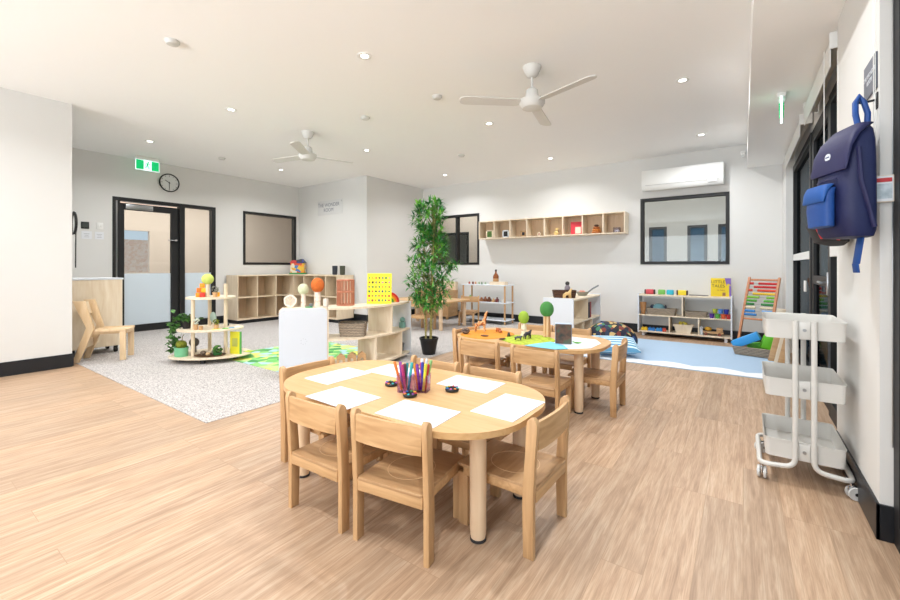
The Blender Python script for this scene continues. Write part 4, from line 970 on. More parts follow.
animal(-2.075, 3.435, z2+.004, .12, (0, 0, 0), .4, 'brown patterned long necked toy animal on the orange felt mat', 1.9, mat=m_gir, hz=1.3)
animal(-1.905, 3.505, z2+.004, .09, (176, 92, 50), 2.6, 'rust brown toy animal lying low at the right of the orange mat', .3, hz=.6)
animal(-1.545, 3.355, z2+.004, .085, (50, 46, 56), 1.2, 'dark toy animal on the green mat beside the dark green tree', .7, hz=1.0)
animal(-1.575, 3.235, z2+.004, .065, (70, 72, 76), .2, 'small grey toy animal at the front of the green mat', .4, hz=.8)
animal(-1.735, 3.375, z2+.004, .07, (56, 60, 50), 2.0, 'small dark toy animal at the left of the green mat', .2, hz=.6)
o = MB().ball((0, 0, .03), .038, (1.1, .9, .8)).build('pine_cone', patch_mat('cone', [(70, 56, 50), (130, 110, 96)], 60, .9), loc=(-2.125, 3.255, z2+.004)); tag(o, 'grey brown pine cone on the orange felt mat', 'pine cone')
for k, (x, y, a) in enumerate(((-1.905, 3.235, .3), (-1.695, 3.175, 1.2), (-2.205, 3.315, 0.1))):
    o = MB().ball((0, 0, .008), .03, (1.3, .4, .26)).build('leaf_piece', col(96, 60, 36), loc=(x, y, z2+.0035), rz=a); tag(o, 'dry brown leaf lying on the felt, ' + ('near edge of the orange mat', 'near edge of the green mat', 'left edge of the orange mat')[k], 'leaf', 'dry leaves')

# ------------------------------------------------------------------ things on the tiered shelf
X0, Y0 = -4.25, 7.33
def at(dx, dy, z): return (X0+dx, Y0+dy, z+.0045)
t = thing('amber_bottle', 'amber brown bottle with a dark cap on the three tier shelf', 'bottle', at(.16, .06, .773))
MB().lathe([(.05, 0), (.058, .02), (.058, .17), (.034, .21), (.02, .23), (.018, .26)], n=24).build('bottle_body', col(140, 76, 36, .15), t); MB().lathe([(.021, .26), (.021, .30)], n=20).build('bottle_cap', col(60, 34, 22), t); MB().lathe([(.0585, .05), (.0585, .12)], n=24, cap=False).build('bottle_label', col(196, 150, 100), t)
t = thing('wooden_tray', 'shallow pale wooden tray on the three tier shelf', 'tray', at(.30, -.08, .773))
MB().box(-.16, .16, -.06, .06, 0, .008).box(-.16, .16, -.066, -.058, 0, .06).box(-.16, .16, .058, .066, 0, .06).box(-.168, -.16, -.066, .066, 0, .06).box(.16, .168, -.066, .066, 0, .06).build('tray_body', m_plyl, t, smooth=False)
random.seed(9)
for k in range(6):
    o = MB().lathe([(.018, 0), (.022, .02), (.012, .05)], n=12).build('small_toy', col(*[(170, 80, 60), (120, 60, 50), (206, 150, 110), (150, 170, 140), (120, 140, 120), (160, 176, 150)][k]), loc=at(-.40+k*.075, -.06+.02*(k % 2), .773)); tag(o, ('dark red peg at the left end of the top tier', 'maroon peg, second along the top tier', 'tan peg, third along the top tier', 'grey green peg, fourth along the top tier', 'dull green peg, fifth along the top tier', 'pale green peg before the amber bottle')[k], 'toy', 'pegs on the top tier')
for k, (dx, w, h, cc, lab) in enumerate(((-.37, .06, .09, (90, 190, 50), 'bright green block on the middle tier'), (-.28, .06, .06, (70, 70, 84), 'dark slate block on the middle tier'), (-.20, .06, .07, (56, 96, 50), 'dark green block on the middle tier'), (-.10, .07, .06, (190, 130, 90), 'tan block on the middle tier'), (-.01, .06, .08, (150, 92, 60), 'brown block on the middle tier'), (.08, .08, .07, (110, 60, 36), 'dark brown block on the middle tier'), (.18, .06, .05, (214, 170, 120), 'light wooden block on the middle tier'), (.26, .05, .08, (120, 50, 50), 'maroon block on the middle tier'), (.40, .05, .05, (230, 228, 222), 'white cup shaped block at the right of the middle tier'))):
    o = MB().box(-w/2, w/2, -.03, .03, 0, h*.8, .006).ball((0, 0, h*1.0), w*.36).build('wooden_toy', col(*cc), loc=at(dx, -.07, .428)); tag(o, lab, 'toy', 'toys on the middle tier')

# ------------------------------------------------------------------ things on the white unit (end on)
t = basket('dark_basket', 'dark brown woven basket on the end on white shelf unit', (-2.14, 5.92, .6855), math.radians(30), .165, .09, .105, m_wickd)
animal(-2.04, 5.76, .6855, .14, (224, 190, 130), 1.0, 'cream wooden toy animal in front of the dark basket', 1.2, hz=1.0)
t = thing('toy_penguin', 'silver and black bird figure standing behind the basket', 'toy', (-2.18, 6.17, .6855))
MB().lathe([(.03, 0), (.045, .04), (.042, .14), (.02, .18)], n=18).build('bird_body', col(130, 120, 128), t); MB().ball((0, 0, .2), .032).cyl((0, 0, .2), (.03, -.04, .195), .01, .002, n=8).build('bird_head', col(30, 30, 36), t)
t = thing('toy_wok', 'toy pan with a long grey handle on the end on white shelf unit', 'toy pan', (-2.06, 6.52, .6855), math.radians(35))
MB().lathe([(.05, 0), (.10, .06), (.105, .06), (.06, .0)], n=24, cap=False).lathe([(.05, .001), (.06, .01)], n=20).build('pan', col(150, 150, 140), t); MB().tube([(.09, 0, .055), (.16, 0, .11), (.25, 0, .16)], .012, n=8).build('pan_handle', col(120, 126, 130), t)
MB().ball((-.03, -.02, .05), .035).ball((.02, .02, .05), .03).build('toy_food', col(220, 150, 130), t)
for k, (y, cc, lab) in enumerate(((6.42, (30, 34, 60), 'navy'), (6.455, (60, 50, 54), 'charcoal'), (6.49, (120, 30, 50), 'maroon'), (6.525, (170, 60, 60), 'red'))):
    t = thing('book', lab+' book standing in the upper bay of the end on white unit', 'book', (-1.97, y, .3525), 0, 'books in the end on white unit')
    MB().box(-.09, .04, -.012, .012, 0, .24, .002).build('cover', col(*cc), t, smooth=False); MB().box(-.088, .032, -.008, .008, .238, .2405).build('pages', m_paper, t, smooth=False)
t = thing('plush_penguin', 'black and white soft toy with orange patch in the lower bay', 'soft toy', (-2.05, 6.25, .0855))
MB().ball((0, 0, .085), .085, (.8, 1, 1)).ball((0, -.03, .19), .05).build('toy_body', m_blackp, t); MB().ball((.02, -.06, .075), .062, (.8, .8, 1)).build('white_belly', m_white, t); MB().ball((.045, .05, .12), .042, (.7, .7, 1.2)).build('orange_patch', col(226, 140, 50), t)

# ------------------------------------------------------------------ things on the five bay shelf
SX, SY = -1.43, 7.42
for k, (dx, w, cc, lab) in enumerate(((.17, .115, (206, 74, 84), 'red'), (.345, .10, (116, 186, 84), 'green'), (.47, .10, (44, 178, 204), 'turquoise'), (.64, .115, (240, 216, 50), 'yellow'))):
    t = thing('toy_drum', lab+' tube block lying on top of the five bay shelf', 'toy', (SX+dx, SY+.10, .6855), 0, 'coloured tubes on the five bay shelf')
    MB().box(-w/2, w/2, -.035, .035, 0, .08, .012).build('tube_body', col(*cc), t)
    if k in (0, 3):
        for e_ in (w/2+.0005, -w/2-.022): MB().box(e_, e_+.021, -.033, .033, 0, .078, .008).build('end_cap', col(80, 54, 50), t)
o = MB().box(-.13, .13, -.07, .07, 0, .006, .002).build('slate_board', col(90, 84, 84), loc=(SX+.86, SY+.16, .6855)); tag(o, 'thin dark board lying flat on the five bay shelf', 'board')
t = thing('picture_book', 'yellow picture book with purple corner on the five bay shelf', 'book', (SX+1.155, SY+.10, .6862), math.radians(4)); MR = Matrix.Rotation(math.radians(-8), 4, 'X')
MB().box(-.13, .13, -.006, .006, 0, .28, .002, M=MR).build('cover', col(236, 206, 30), t, smooth=False); MB().prism([(.05, .28), (.13, .28), (.13, .17), (.09, .2), (.075, .16)], -.0078, -.0062, M=MR @ Matrix(((1, 0, 0, 0), (0, 0, 1, 0), (0, 1, 0, 0), (0, 0, 0, 1)))).box(.105, .13, -.0078, -.0062, 0, .17, M=MR).build('purple_corner', col(130, 100, 180), t, smooth=False)
MB().box(-.09, .09, .0, .09, 0, .005, .001).build('easel_foot', col(210, 190, 40), t)
text_mesh('title', 'LITTLE\nTALES', .062, col(90, 60, 40), t, (-.035, -.034, .19), (PI/2+math.radians(-8), 0, 0)); text_mesh('subtitle', 'to share', .03, col(160, 90, 50), t, (-.0, -.0195, .095), (PI/2+math.radians(-8), 0, 0))
MB().box(.02, .06, -.0082, -.0062, .01, .06, M=MR).build('cover_picture', col(170, 120, 80), t, smooth=False)
basket('wicker_basket', 'long grey wicker basket in the upper left bay of the five bay shelf', (SX+.34, SY+.13, .3525), 0, .22, .10, .10, m_wick)
t = thing('toy_whale', 'teal and navy soft toy poking out of the long basket', 'soft toy', (SX+.30, SY+.12, .3650)); MB().ball((0, 0, .10), .07, (1.3, .8, 1)).build('toy_body', col(110, 160, 170), t); MB().ball((-.09, 0, .11), .04, (1, .7, 1)).ball((.1, 0, .11), .025, (.7, .7, 1.6)).build('navy_fins', col(40, 50, 74), t)
t = thing('leaf_bowl', 'tan curled leaf shaped bowl at the left of the upper left bay', 'bowl', (SX+.075, SY+.06, .3525)); MB().lathe([(.02, 0), (.03, .01), (.045, .12), (.05, .2), (.046, .2), (.03, .02)], n=16, sy=.6, cap=False).build('bowl_body', col(176, 124, 76), t)
basket('wicker_tray', 'low grey wicker tray in the upper right bay of the five bay shelf', (SX+.83, SY+.13, .3525), 0, .155, .10, .075, m_wick)
for k, (dx, dz, cc, lab) in enumerate(((1.04, 0, (80, 40, 140), 'purple cup at the left of the nested cups'), (1.115, 0, (90, 170, 70), 'green cup at the front of the nested cups'), (1.19, 0, (210, 90, 50), 'orange red cup at the right of the nested cups'), (1.255, 0, (170, 40, 40), 'dark red cup at the far right of the nested cups'), (1.08, .075, (170, 180, 60), 'olive yellow cup on top of the purple one'), (1.155, .075, (80, 130, 200), 'light blue cup on top of the green one'), (1.225, .075, (40, 50, 150), 'navy blue cup on top of the red one'))):
    o = MB().lathe([(.026, 0), (.035, .068), (.03, .068), (.022, .008)], n=16, cap=False).lathe([(.024, .001), (.025, .008)], n=16).build('stacking_cup', col(*cc), loc=(SX+dx, SY+.07, .3525+dz)); tag(o, lab, 'cup', 'coloured cups')
for k, (dx, cc, w, lab) in enumerate(((.09, (240, 200, 40), .09, 'yellow'), (.20, (40, 120, 200), .10, 'blue'), (.31, (50, 140, 210), .09, 'light blue'), (.385, (206, 80, 60), .05, 'small red'))):
    t = thing('building_brick', lab+' building brick in the lower left bay', 'brick', (SX+dx, SY+.08, .0855), .1*k, 'building bricks')
    MB().box(-w/2, w/2, -.03, .03, 0, .045, .004).build('brick_body', col(*cc), t)
    b = MB()
    for q in range(2):
        for r_ in range(2): b.lathe([(.01, .045), (.01, .055)], (-w*.25+q*w*.5, -.015+r_*.03, 0), n=10)
    b.build('studs', col(*cc), t)
t = thing('wooden_ark', 'pale wooden crate with toys in the lower middle bay', 'crate', (SX+.655, SY+.12, .0855)); MB().prism([(-.10, 0), (.10, 0), (.13, .13), (-.13, .13)], -.06, .06, M=Matrix(((1, 0, 0, 0), (0, 0, -1, 0), (0, 1, 0, 0), (0, 0, 0, 1)))).build('crate_body', m_plyl, t, smooth=False); MB().ball((-.04, 0, .15), .03).ball((.03, 0, .145), .026).ball((0, .02, .16), .02).build('yellow_toys', col(214, 200, 80), t)
MB().box(-.14, .14, -.065, -.06, .11, .135).box(-.14, .14, .06, .065, .11, .135).build('crate_rail', m_plyl, t, smooth=False)
t = thing('toy_truck', 'wooden toy truck in the lower right bay', 'toy truck', (SX+1.05, SY+.10, .0855)); MB().box(-.14, .14, -.035, .035, .03, .06, .004).box(.05, .13, -.034, .034, .06, .12, .006).build('truck_body', m_beechh, t)
for x in (-.09, .09):
    for y in (-.045, .045): MB().cyl((x, y-.008, .022), (x, y+.008, .022), .022, n=16).build('wheel', col(120, 60, 40), t)
MB().ball((-.06, 0, .095), .035, (1.4, .8, .9)).build('toy_load', col(226, 170, 50), t)
o = MB().lathe([(.025, 0), (.03, .05), (.022, .09), (.03, .11), (.01, .13)], n=14).build('skittle', m_white, loc=(SX+.90, SY+.07, .0855)); tag(o, 'small white skittle at the left of the lower right bay', 'toy')

# cubby tops
t = thing('toy_house', 'colourful toy house with green base on the corner cubbies', 'toy', (-8.30, 5.72, .965), math.radians(40)); 
MB().box(-.17, .17, -.10, .10, 0, .03, .004).build('green_base', col(60, 150, 80), t); MB().box(-.15, .15, -.08, .08, .031, .25, .004).build('house_body', patch_mat('toy_print', [(230, 190, 60), (220, 90, 60), (230, 220, 200), (70, 120, 190), (240, 160, 50)], 16, .5), t, smooth=False)
MB().prism([(-.17, .251), (.17, .251), (.10, .34), (-.12, .31)], -.09, .09, M=Matrix(((1, 0, 0, 0), (0, 0, -1, 0), (0, 1, 0, 0), (0, 0, 0, 1)))).build('house_roof', patch_mat('toy_roof', [(60, 70, 150), (200, 60, 60), (60, 60, 70)], 10, .5), t, smooth=False)
for x, lab, cc in ((-7.02, 'dark blue grey tumbler on the cubbies, left of two', (52, 58, 70)), (-6.78, 'dark olive tumbler on the cubbies, right of two', (70, 74, 60))):
    o = MB().lathe([(.042, 0), (.052, .02), (.056, .19), (.05, .19), (.045, .03)], n=22, cap=False).lathe([(.043, .002), (.05, .15)], n=22).build('tumbler', col(*cc), loc=(x, 5.72, .965)); tag(o, lab, 'tumbler', 'dark tumblers on the cubbies')
o = MB().box(-.08, .08, -.06, .06, 0, .12, .004).build('storage_box', m_white, loc=(-6.76, 5.68, .5295)); tag(o, 'small white box in the right bay of the corner cubbies', 'box')

# ------------------------------------------------------------------ soft corner
def rugpoly():
    x0, x1, y0, y1 = -1.95, .34, 5.26, 7.05
    return [(x0, y0), (x1, y0), (x1, y1), (x0, y1)]
t = thing('cloud_rug', 'large pale blue rug with white wavy cloud border on the floor', 'rug', (-.80, 6.15, 0))
MB().box(-1.15, 1.14, -.89, .90, .0005, .008).build('blue_pile', plain('rug_blue', (172, 196, 220), .95, noise=.05, scale=30), t, smooth=False)
pts = []; n = 60
for i in range(n+1):
    q = i/n; x = -1.14+2.27*q; w = abs(math.sin(q*PI*4.6)); pts.append((x, -.885+.17+.10*w))
MB().prism([(-1.14, -.885)]+[(1.13, -.885)]+pts[::-1], .0085, .010).build('white_border', plain('rug_white', (240, 243, 248), .95, noise=.01), t, smooth=False)
# bean bag and cushion
def softbag(name, label, cat, loc, rz, prof, sx, sy, mat, wob=.04, tilt=0):
    b = MB().lathe(prof, n=40, sx=sx, sy=sy)
    for v in b.b.verts:
        a = math.atan2(v.co.y, v.co.x); k = 1+wob*math.sin(3*a+v.co.z*9)+wob*.5*math.sin(7*a-v.co.z*14)
        v.co.x *= k; v.co.y *= k
    o = b.build(name, mat, loc=loc, rot=(tilt, 0, rz)); tag(o, label, cat); m = o.modifiers.new('sub', 'SUBSURF'); m.levels = 1; m.render_levels = 2; return o
m_space = patch_mat('space_print', [(18, 22, 40), (30, 44, 70), (20, 20, 30), (120, 50, 40), (24, 30, 52), (60, 120, 90), (200, 170, 110), (40, 70, 130), (16, 20, 36), (26, 30, 50)], 20, .7)
softbag('bean_bag', 'dark bean bag with a colourful space print on the blue rug', 'bean bag', (-1.50, 5.98, .009), 0, [(.10, 0), (.28, .015), (.33, .10), (.32, .20), (.24, .31), (.11, .365), (.02, .375)], 1.05, .85, m_space)
t = thing('floor_cushion', 'light blue striped cushion leaning against the bean bag', 'cushion', (-1.30, 5.36, .012), math.radians(25))
M = Matrix.Translation((0, 0, .02)) @ Matrix.Rotation(math.radians(17), 4, 'X')
b = MB(); n = 14; g = {}
for s_ in (-1, 1):
    for i in range(n+1):
        for j in range(n+1):
            u = -1+2*i/n; v = -1+2*j/n; th = .055*(max(0, (1-u**4)*(1-v**4)))**.5
            if s_ == -1 and (i in (0, n) or j in (0, n)): g[(s_, i, j)] = g.get((1, i, j)) or g.setdefault((1, i, j), b.b.verts.new((u*.31, v*.20+.20, .06)))
            else: g[(s_, i, j)] = g[(s_, i, j)] if (s_, i, j) in g else b.b.verts.new((u*.31, v*.20+.20, .06+s_*th))
    for i in range(n):
        for j in range(n): b.b.faces.new([g[(s_, i, j)], g[(s_, i+1, j)], g[(s_, i+1, j+1)], g[(s_, i, j+1)]])
bmesh.ops.transform(b.b, matrix=M, verts=b.b.verts)
b.build('cushion_cover', stripe_mat('blue_white_stripe', (96, 156, 196), (214, 236, 246), 5, 'Y', .9), t)

# ------------------------------------------------------------------ abacus
AB = (.11, 7.10); AZ = math.radians(-20); lean = math.radians(-24)
t = thing('bead_frame', 'tall wooden bead counting frame leaning in the right hand corner', 'abacus', (*AB, .002), AZ)
M = Matrix.Translation((0, -.02, .012)) @ Matrix.Rotation(lean, 4, 'X')
redw = wood('reddish_pine', (176, 112, 74), (202, 140, 98), sc=(26, 26, 2))
for s_ in (-1, 1): MB().box(s_*.18-.015, s_*.18+.015, -.018, .018, 0, 1.06, .004, M=M).build('upright', redw, t)
for z in (.41, 1.01): MB().box(-.165, .165, -.010, .010, z, z+.025, .003, M=M).build('cross_rail', redw, t)
rows = [((206, 40, 40), 9, 2), ((206, 40, 40), 11, 0), ((226, 80, 50), 9, 2), ((240, 200, 50), 11, 0), ((140, 196, 60), 4, 6), ((90, 176, 60), 5, 5), ((40, 130, 60), 6, 4), ((230, 214, 180), 6, 5), ((50, 140, 210), 5, 5), ((50, 130, 200), 4, 6)]
for k, (cc, na, nb) in enumerate(rows):
    z = .965-k*.053
    MB().cyl(M @ Vector((-.165, 0, z)), M @ Vector((.165, 0, z)), .003, n=8).build('rod', m_steel, t)
    xs = [-.152+i*.0245 for i in range(nb)]+[.152-i*.0245 for i in range(na)]
    for x in xs: MB().cyl(M @ Vector((x-.0105, 0, z)), M @ Vector((x+.0105, 0, z)), .0175, n=12).build('bead', col(*cc), t)
# basket with soft blocks
BKX, BKY = .155, 6.60
basket('wicker_basket', 'grey wicker tray basket on the rug below the bead frame', (BKX, BKY, .012), math.radians(-12), .25, .16, .10, m_wick)
for (dx, dy, z, w, d_, h, rx, rz, cc, lab) in ((-.10, -.03, .150, .31, .14, .10, (0, -.50, 0), -.1, (52, 156, 226), 'sky blue soft block slanting across the wicker tray'), (.10, .0, .095, .18, .12, .22, (0, .35, 0), .1, (110, 206, 40), 'lime green soft block at the right of the wicker tray'), (.0, .07, .05, .2, .07, .11, (0, -.2, 0), 0, (96, 196, 50), 'green soft block at the back of the wicker tray')):
    o = MB().box(-w/2, w/2, -d_/2, d_/2, 0, h, .01).build('soft_block', col(*cc), loc=(BKX+dx, BKY+dy, z), rot=(rx[0], rx[1], rz)); tag(o, lab, 'block', 'soft blocks')
# leaning boards
for k, (x, y, w, L_, mt, lab) in enumerate(((.33, 6.30, .075, .46, m_beechh, 'tan board leaning by the glazing, left of three'), (.37, 6.20, .05, .50, m_plyl, 'pale board leaning by the glazing, middle of three'), (.40, 6.10, .06, .48, m_beechh, 'tan board leaning by the glazing, right of three'))):
    o = MB().box(-w/2, w/2, -.009, .009, 0, L_, .003).build('wooden_board', mt, loc=(x-.05, y, .003), rot=(math.radians(-6), math.radians(12), 0)); tag(o, lab, 'board', 'leaning boards')
o = MB().box(-.045, .045, -.05, .05, 0, .58, .003).build('wooden_post', m_plyl, loc=(.405, 6.88, .012)); tag(o, 'square pale wooden post block standing at the white wall end', 'post')

# ------------------------------------------------------------------ trolley
t = thing('utility_trolley', 'cream three tier metal trolley on castors by the right wall', 'trolley', (.260, 3.035, 0), 0)
W_, Dp = .163, .218
def tray(z):
    b = MB(); o = rrect(0, 0, W_, Dp, .025, 5); n = len(o)
    seq = ((.985, z-.095, 0), (1, z, 0), (1.012, z+.002, 0), (1.012, z-.004, 0), (.988, z-.004, 0), (.97, z-.09, 0))
    r = [[b.b.verts.new((p[0]*k, p[1]*k, zz)) for p in o] for k, zz, _ in seq]
    for a, c in zip(r, r[1:]):
        for k in range(n): b.b.faces.new([a[k], a[(k+1) % n], c[(k+1) % n], c[k]])
    b.b.faces.new(r[0][::-1]); b.b.faces.new(r[-1]); return b.build('tray', m_whitem, t)
for z in (.862, .552, .228): tray(z)
yy_ = Dp+.014
for q in (-1, 1):
    xo = q*(W_+.022)
    p = fillet([(q*.037, -yy_, .865), (q*.037, -yy_, .10), (xo, -yy_, .086), (xo, yy_, .086), (q*.037, yy_, .10), (q*.037, yy_, .865)], .05)
    MB().tube(p, .0125, n=12).build('frame_tube', m_whitem, t)
for s_ in (-1, 1):
    for z in (.862, .552, .228):
        y0, y1 = sorted((s_*(Dp+.001), s_*(Dp+.008)))
        pl = MB().box(-.024, .024, y0, y1, z-.09, z-.004, .002).build('bracket', m_whitem, t); MB().cyl((0, s_*(Dp+.008), z-.045), (0, s_*(Dp+.014), z-.045), .008, n=12).build('screw', m_steel, pl)
for q in (-1, 1):
    for s_ in (-1, 1):
        x = q*(W_+.02)-q*.006; y = s_*(Dp*.72+.01)
        if s_ < 0: y = -(Dp+.014)+.01
        a = {(-1, -1): 1.45, (1, -1): .3, (-1, 1): .7, (1, 1): 1.2}[(q, s_)]
        MM = Matrix.Translation((x, y, 0)) @ Matrix.Rotation(a, 4, 'Z')
        w = MB()
        for yy in (-.014, .014): w.lathe([(.012, -.006), (.030, -.006), (.032, 0), (.030, .006), (.012, .006)], n=22, M=MM @ Matrix.Translation((.012, yy, .032)) @ Matrix.Rotation(PI/2, 4, 'X'))
        ww = w.build('castor', plain('castor_tyre', (206, 206, 204), .4), t)
        c = MB().box(-.014, .034, -.005, .005, .030, .066, .003, M=MM); c.cyl(MM @ Vector((.012, -.023, .032)), MM @ Vector((.012, .023, .032)), .008, n=12).cyl(MM @ Vector((0, 0, .06)), MM @ Vector((0, 0, .078)), .007, n=10); c.build('castor_fork', m_chrome, ww)

# ------------------------------------------------------------------ backpack on the right wall
m_navy = plain('navy_nylon', (27, 28, 74), .6, noise=.12, scale=14, bump=.2); m_navys = plain('dark_navy_nylon', (18, 26, 72), .6, noise=.15, scale=14, bump=.2); m_royal = plain('royal_blue_nylon', (20, 70, 142), .5, noise=.15, scale=20, bump=.2)
t = thing('wall_hook', 'black metal hook holding the backpack on the right wall', 'hook', (XR, 2.50, 1.862))
MB().box(-.005, -.0005, -.014, .014, -.04, .03, .002).build('hook_plate', m_black, t); MB().tube(fillet([(-.003, 0, 0), (-.055, 0, -.006), (-.068, 0, .012)], .02), .005, n=8).build('hook_arm', m_black, t)
t = thing('backpack', "child's navy blue backpack with royal blue front pocket hanging on the wall", 'backpack', (XR-.040, 2.50, 1.24), math.radians(20)); t.scale = (1, 1, .87)
# body grown as stacked soft sections: (z, depth from wall, half width, y shift)
def sect(b, rows, n=28, ex=3.2, kx=1, ky=1):
    R = []
    for z, dx, hw, ys, x0 in rows:
        dx *= kx; x0 *= kx; hw *= ky; ys *= ky
        ring = []
        for i in range(n):
            a = 2*PI*i/n; ca_ = math.cos(a); sa_ = math.sin(a)
            u = math.copysign(abs(ca_)**(2/ex), ca_); v = math.copysign(abs(sa_)**(2/ex), sa_)
            ring.append(b.b.verts.new((x0-dx/2+u*dx/2, ys+v*hw, z)))
        R.append(ring)
    for p, q in zip(R, R[1:]):
        for i in range(n): b.b.faces.new([p[i], p[(i+1) % n], q[(i+1) % n], q[i]])
    b.b.faces.new(R[0][::-1]); b.b.faces.new(R[-1]); return b
b = sect(MB(), [(.035, .10, .10, 0, -.02), (.04, .155, .145, 0, -.012), (.07, .185, .165, 0, -.006), (.16, .195, .17, 0, -.006), (.30, .190, .168, 0, -.006), (.42, .175, .16, 0, -.006), (.50, .14, .145, .0, -.006), (.555, .10, .12, 0, -.008), (.575, .06, .09, 0, -.012)], kx=.70, ky=.75)
b.build('backpack_body', m_navys, t)
b = sect(MB(), [(.36, .02, .163, 0, -.180), (.38, .024, .171, 0, -.176), (.47, .035, .170, 0, -.150), (.53, .06, .16, 0, -.100), (.582, .105, .13, 0, -.010), (.590, .08, .10, 0, -.015)], kx=.70, ky=.75)
b.build('top_flap', m_navy, t)
b = sect(MB(), [(.11, .045, .085, .0, -.195), (.115, .066, .098, .0, -.193), (.20, .075, .102, 0, -.193), (.27, .07, .1, 0, -.193), (.30, .045, .096, 0, -.190), (.305, .03, .09, 0, -.19)], kx=.70, ky=.75)
pk = b.build('front_pocket', m_royal, t, loc=(0, .0, -.02))
b = sect(MB(), [(.235, .010, .104, 0, -.262), (.24, .014, .106, 0, -.262), (.29, .045, .104, 0, -.232), (.318, .07, .10, 0, -.195), (.322, .05, .09, 0, -.195)], kx=.70, ky=.75); b.build('pocket_flap', plain('mid_blue_nylon', (26, 84, 160), .5, noise=.1), pk)
lg = MB().cyl((-.128, .0, .445), (-.134, .0, .445), .019, n=24).build('round_badge', m_white, t, rot=None)
MB().box(-.1355, -.1342, -.012, .012, .443, .449).build('badge_marks', col(40, 60, 110), lg, smooth=False)
MB().tube([(-.05, -.05, .57), (-.055, -.04, .64), (-.05, -.03, .70), (-.035, -.025, .735), (-.02, -.03, .70), (-.015, -.045, .64), (-.02, -.05, .57)], .011, n=8).build('haul_loop', m_royal, t)
MB().tube([(-.09, -.122, .46), (-.085, -.130, .30), (-.06, -.131, .18), (-.04, -.127, .08)], .009, n=8).build('side_seam_strap', m_navy, t)
MB().box(-.05, -.043, -.07, -.03, -.10, .05, .002, M=Matrix.Rotation(.12, 4, 'Y')).box(-.075, -.068, -.07, -.035, -.13, -.085, .002, M=Matrix.Rotation(-.1, 4, 'Y')).build('webbing_strap', m_royal, t)
MB().tube([(-.139, -.07, .325), (-.141, .0, .332), (-.139, .07, .325)], .002, n=6).build('zip_line', m_navy, t)
t = thing('drawstring_bag', 'black bag with red piping hanging behind the backpack', 'bag', (XR, 3.05, 1.23))
sect(MB(), [(.03, .05, .08, 0, -.03), (.05, .13, .14, 0, -.012), (.14, .17, .16, 0, -.008), (.26, .13, .14, 0, -.008), (.40, .05, .08, 0, -.01)]).build('bag_body', plain('black_nylon', (34, 32, 34), .7), t)
MB().tube([(-.10, -.155, .20), (-.15, -.13, .12), (-.13, -.12, .07), (-.06, -.14, .06)], .008, n=8).build('red_piping', col(206, 40, 44), t)

# acrylic notice, wall sign and blind hardware
t = thing('notice_pocket', 'small white notice with red header on the right wall end', 'notice', (.4775, 2.457, 1.4715), 0)
MB().box(-.031, .031, -.012, .012, -.056, .056, .002).build('pocket', plain('clear_backing', (226, 214, 200), .3), t); MB().box(-.029, .027, -.0135, -.0122, -.052, .052).build('paper', m_paper, t, smooth=False)
MB().box(-.022, .024, -.0145, -.0136, .027, .044).build('red_header', col(190, 40, 46), t, smooth=False); MB().box(-.024, .024, -.0145, -.0136, -.042, .02).build('grey_picture', patch_mat('notice_print', [(160, 176, 186), (206, 216, 222)], 40, .5, 'NOISE'), t, smooth=False)
t = thing('wall_sign', 'dark slate coloured sign board with pale lettering above the backpack hook', 'sign', (XR, 2.60, 1.99), 0)
MB().box(-.008, -.0005, -.105, .105, -.078, .078, .002).build('panel', col(92, 96, 108), t, smooth=False)
text_mesh('lettering', 'THE WONDER\nROOM', .03, col(200, 204, 210), t, (-.0085, 0, .0), (PI/2, 0, -PI/2))
def blind(y0, y1, label):
    t = thing('roller_blind', label, 'blind', (.50, 0, 2.585), group='roller blinds')
    MB().cyl((0, y0+.01, 0), (0, y1-.01, 0), .042, n=24).build('rolled_fabric', plain('blind_fabric', (206, 198, 182), .8), t)
    for y in (y0, y1): MB().box(-.05, .05, y-.006, y+.006, -.05, .054, .004).lathe([(.02, -.008), (.02, .008)], (0, 0, 0), n=16, M=Matrix.Translation((0, y, 0)) @ Matrix.Rotation(PI/2, 4, 'X')).build('end_bracket', m_plast, t)
    MB().box(-.047, -.040, y0+.012, y1-.012, -.16, 0, .002).build('hanging_hem', m_plast, t, smooth=False); return t
blind(3.56, 4.95, 'cream roller blind above the glazing nearest the backpack'); blind(5.30, 7.02, 'cream roller blind at the far end of the glazing')
def chain(x, y, z0, z1, label):
    b = MB(); 
    for dy in (-.012, .012): b.tube([(0, dy, 0), (0, dy*1.3, (z1-z0)/2), (0, dy, z1-z0)], .0014, n=5)
    b.tube([(0, -.012, 0), (0, -.006, -.012), (0, .006, -.012), (0, .012, 0)], .0014, n=5)
    o = b.build('blind_chain', m_plast, loc=(x, y, z0)); tag(o, label, 'blind chain', 'blind chains')
chain(.458, 2.492, 1.60, 2.638, 'beaded white blind chain hanging at the corner above the notice'); chain(.43, 3.60, 1.5, 2.54, 'white blind chain hanging beside the first roller blind'); chain(.448, 7.0, 1.2, 2.54, 'white blind chain hanging at the far white wall end')
t = thing('blind_chain', 'beaded metal blind chain at the far right edge beside the near window', 'blind chain', (.505, 2.452, 0), group='blind chains')
MB().tube([(0, 0, .4), (0, 0, 2.49)], .003, n=6).build('beads', m_steel, t)

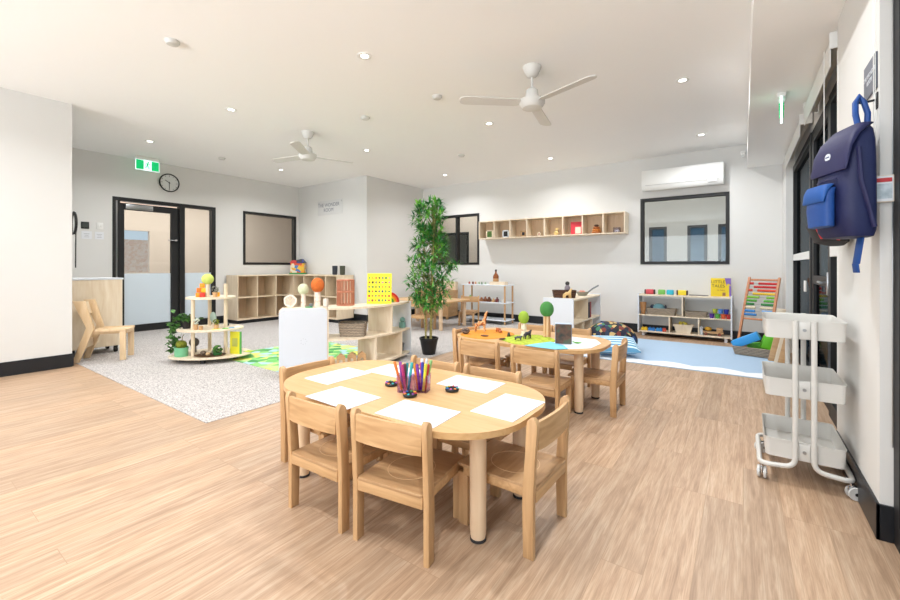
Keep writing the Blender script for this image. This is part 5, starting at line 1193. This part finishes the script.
# air conditioner
t = thing('air_conditioner', 'long white split system air conditioner high on the back wall', 'air conditioner', (-.815, 7.75, 2.405))
prof = [(0, .03), (-.17, .0), (-.20, .02), (-.225, .10), (-.228, .30), (-.21, .335), (0, .337)]
MB().prism(prof, -.575, .575, bev=.006, M=Matrix(((0, 0, 1, 0), (1, 0, 0, 0), (0, 1, 0, 0), (0, 0, 0, 1)))).build('casing', m_plast, t)
MB().box(-.52, .52, -.226, -.222, .082, .086).build('louvre_line', col(150, 150, 150), t, smooth=False); MB().box(.36, .362, -.2295, -.2265, .06, .11).build('panel_line', col(90, 90, 95), t, smooth=False)
MB().box(.37, .49, -.2295, -.227, .05, .12, .001).build('display', col(226, 228, 230), t, smooth=False)
# white skirting socket behind the trolley
t = thing('wall_socket', 'small white socket on the glazing frame beyond the door', 'socket', (.50, 5.40, .95)); MB().box(-.004, .012, -.035, .035, -.055, .055, .004).build('plate', m_plast, t)

# ------------------------------------------------------------------ camera and light
f = math.sqrt(585*293)
cam = bpy.data.cameras.new('camera'); cam.sensor_width = 36; cam.lens = 36*f/900; cam.shift_y = -34/900; cam.clip_end = 200; cam.clip_start = .05
co = bpy.data.objects.new('camera', cam); C.objects.link(co); co.location = (0, 0, 1.15)
co.rotation_euler = (PI/2, 0, math.atan2(293, f)); S.camera = co
def area(name, loc, rot, sx, sy, e, colr=(1, 1, 1), spread=180):
    l = bpy.data.lights.new(name, 'AREA'); l.shape = 'RECTANGLE'; l.size = sx; l.size_y = sy; l.energy = e; l.color = colr; l.spread = math.radians(spread)
    o = bpy.data.objects.new(name, l); C.objects.link(o); o.location = loc; o.rotation_euler = rot
area('rear_fill_light', (-2.9, -4.3, 1.6), (math.radians(128), 0, 0), 6.2, 2.2, 300, (.88, .95, 1), 120)  # added fill behind the camera, tilted up to brighten the ceiling
area('daylight_side_window', (.75, .7, 1.35), (0, PI/2, 0), 2.4, 3.2, 14, (.92, .96, 1))
area('room_fill_left', (-9.9, 3.5, 2.95), (0, 0, 0), 1.0, 5, 150, (1, .95, .9))  # unseen lamp added to brighten the room beyond the left glass
area('room_fill_back', (-1.5, 8.3, 2.85), (math.radians(50), 0, 0), 5, .5, 110, (1, .98, .96))  # unseen strip added and tilted to lift the far wall behind the glass
area('room_fill_back', (-5.6, 8.6, 2.95), (0, 0, 0), 2, .8, 30, (1, .98, .96))  # second unseen fill, for the space behind the left back window
w = bpy.data.worlds.new('sky'); S.world = w; w.use_nodes = True
bg = w.node_tree.nodes['Background']; bg.inputs[0].default_value = (.78, .88, 1, 1); bg.inputs[1].default_value = 1.1
S.view_settings.view_transform = 'Standard'; S.view_settings.look = 'None'; S.view_settings.gamma = 1; S.view_settings.use_curve_mapping = False
S.view_settings.exposure = -.2
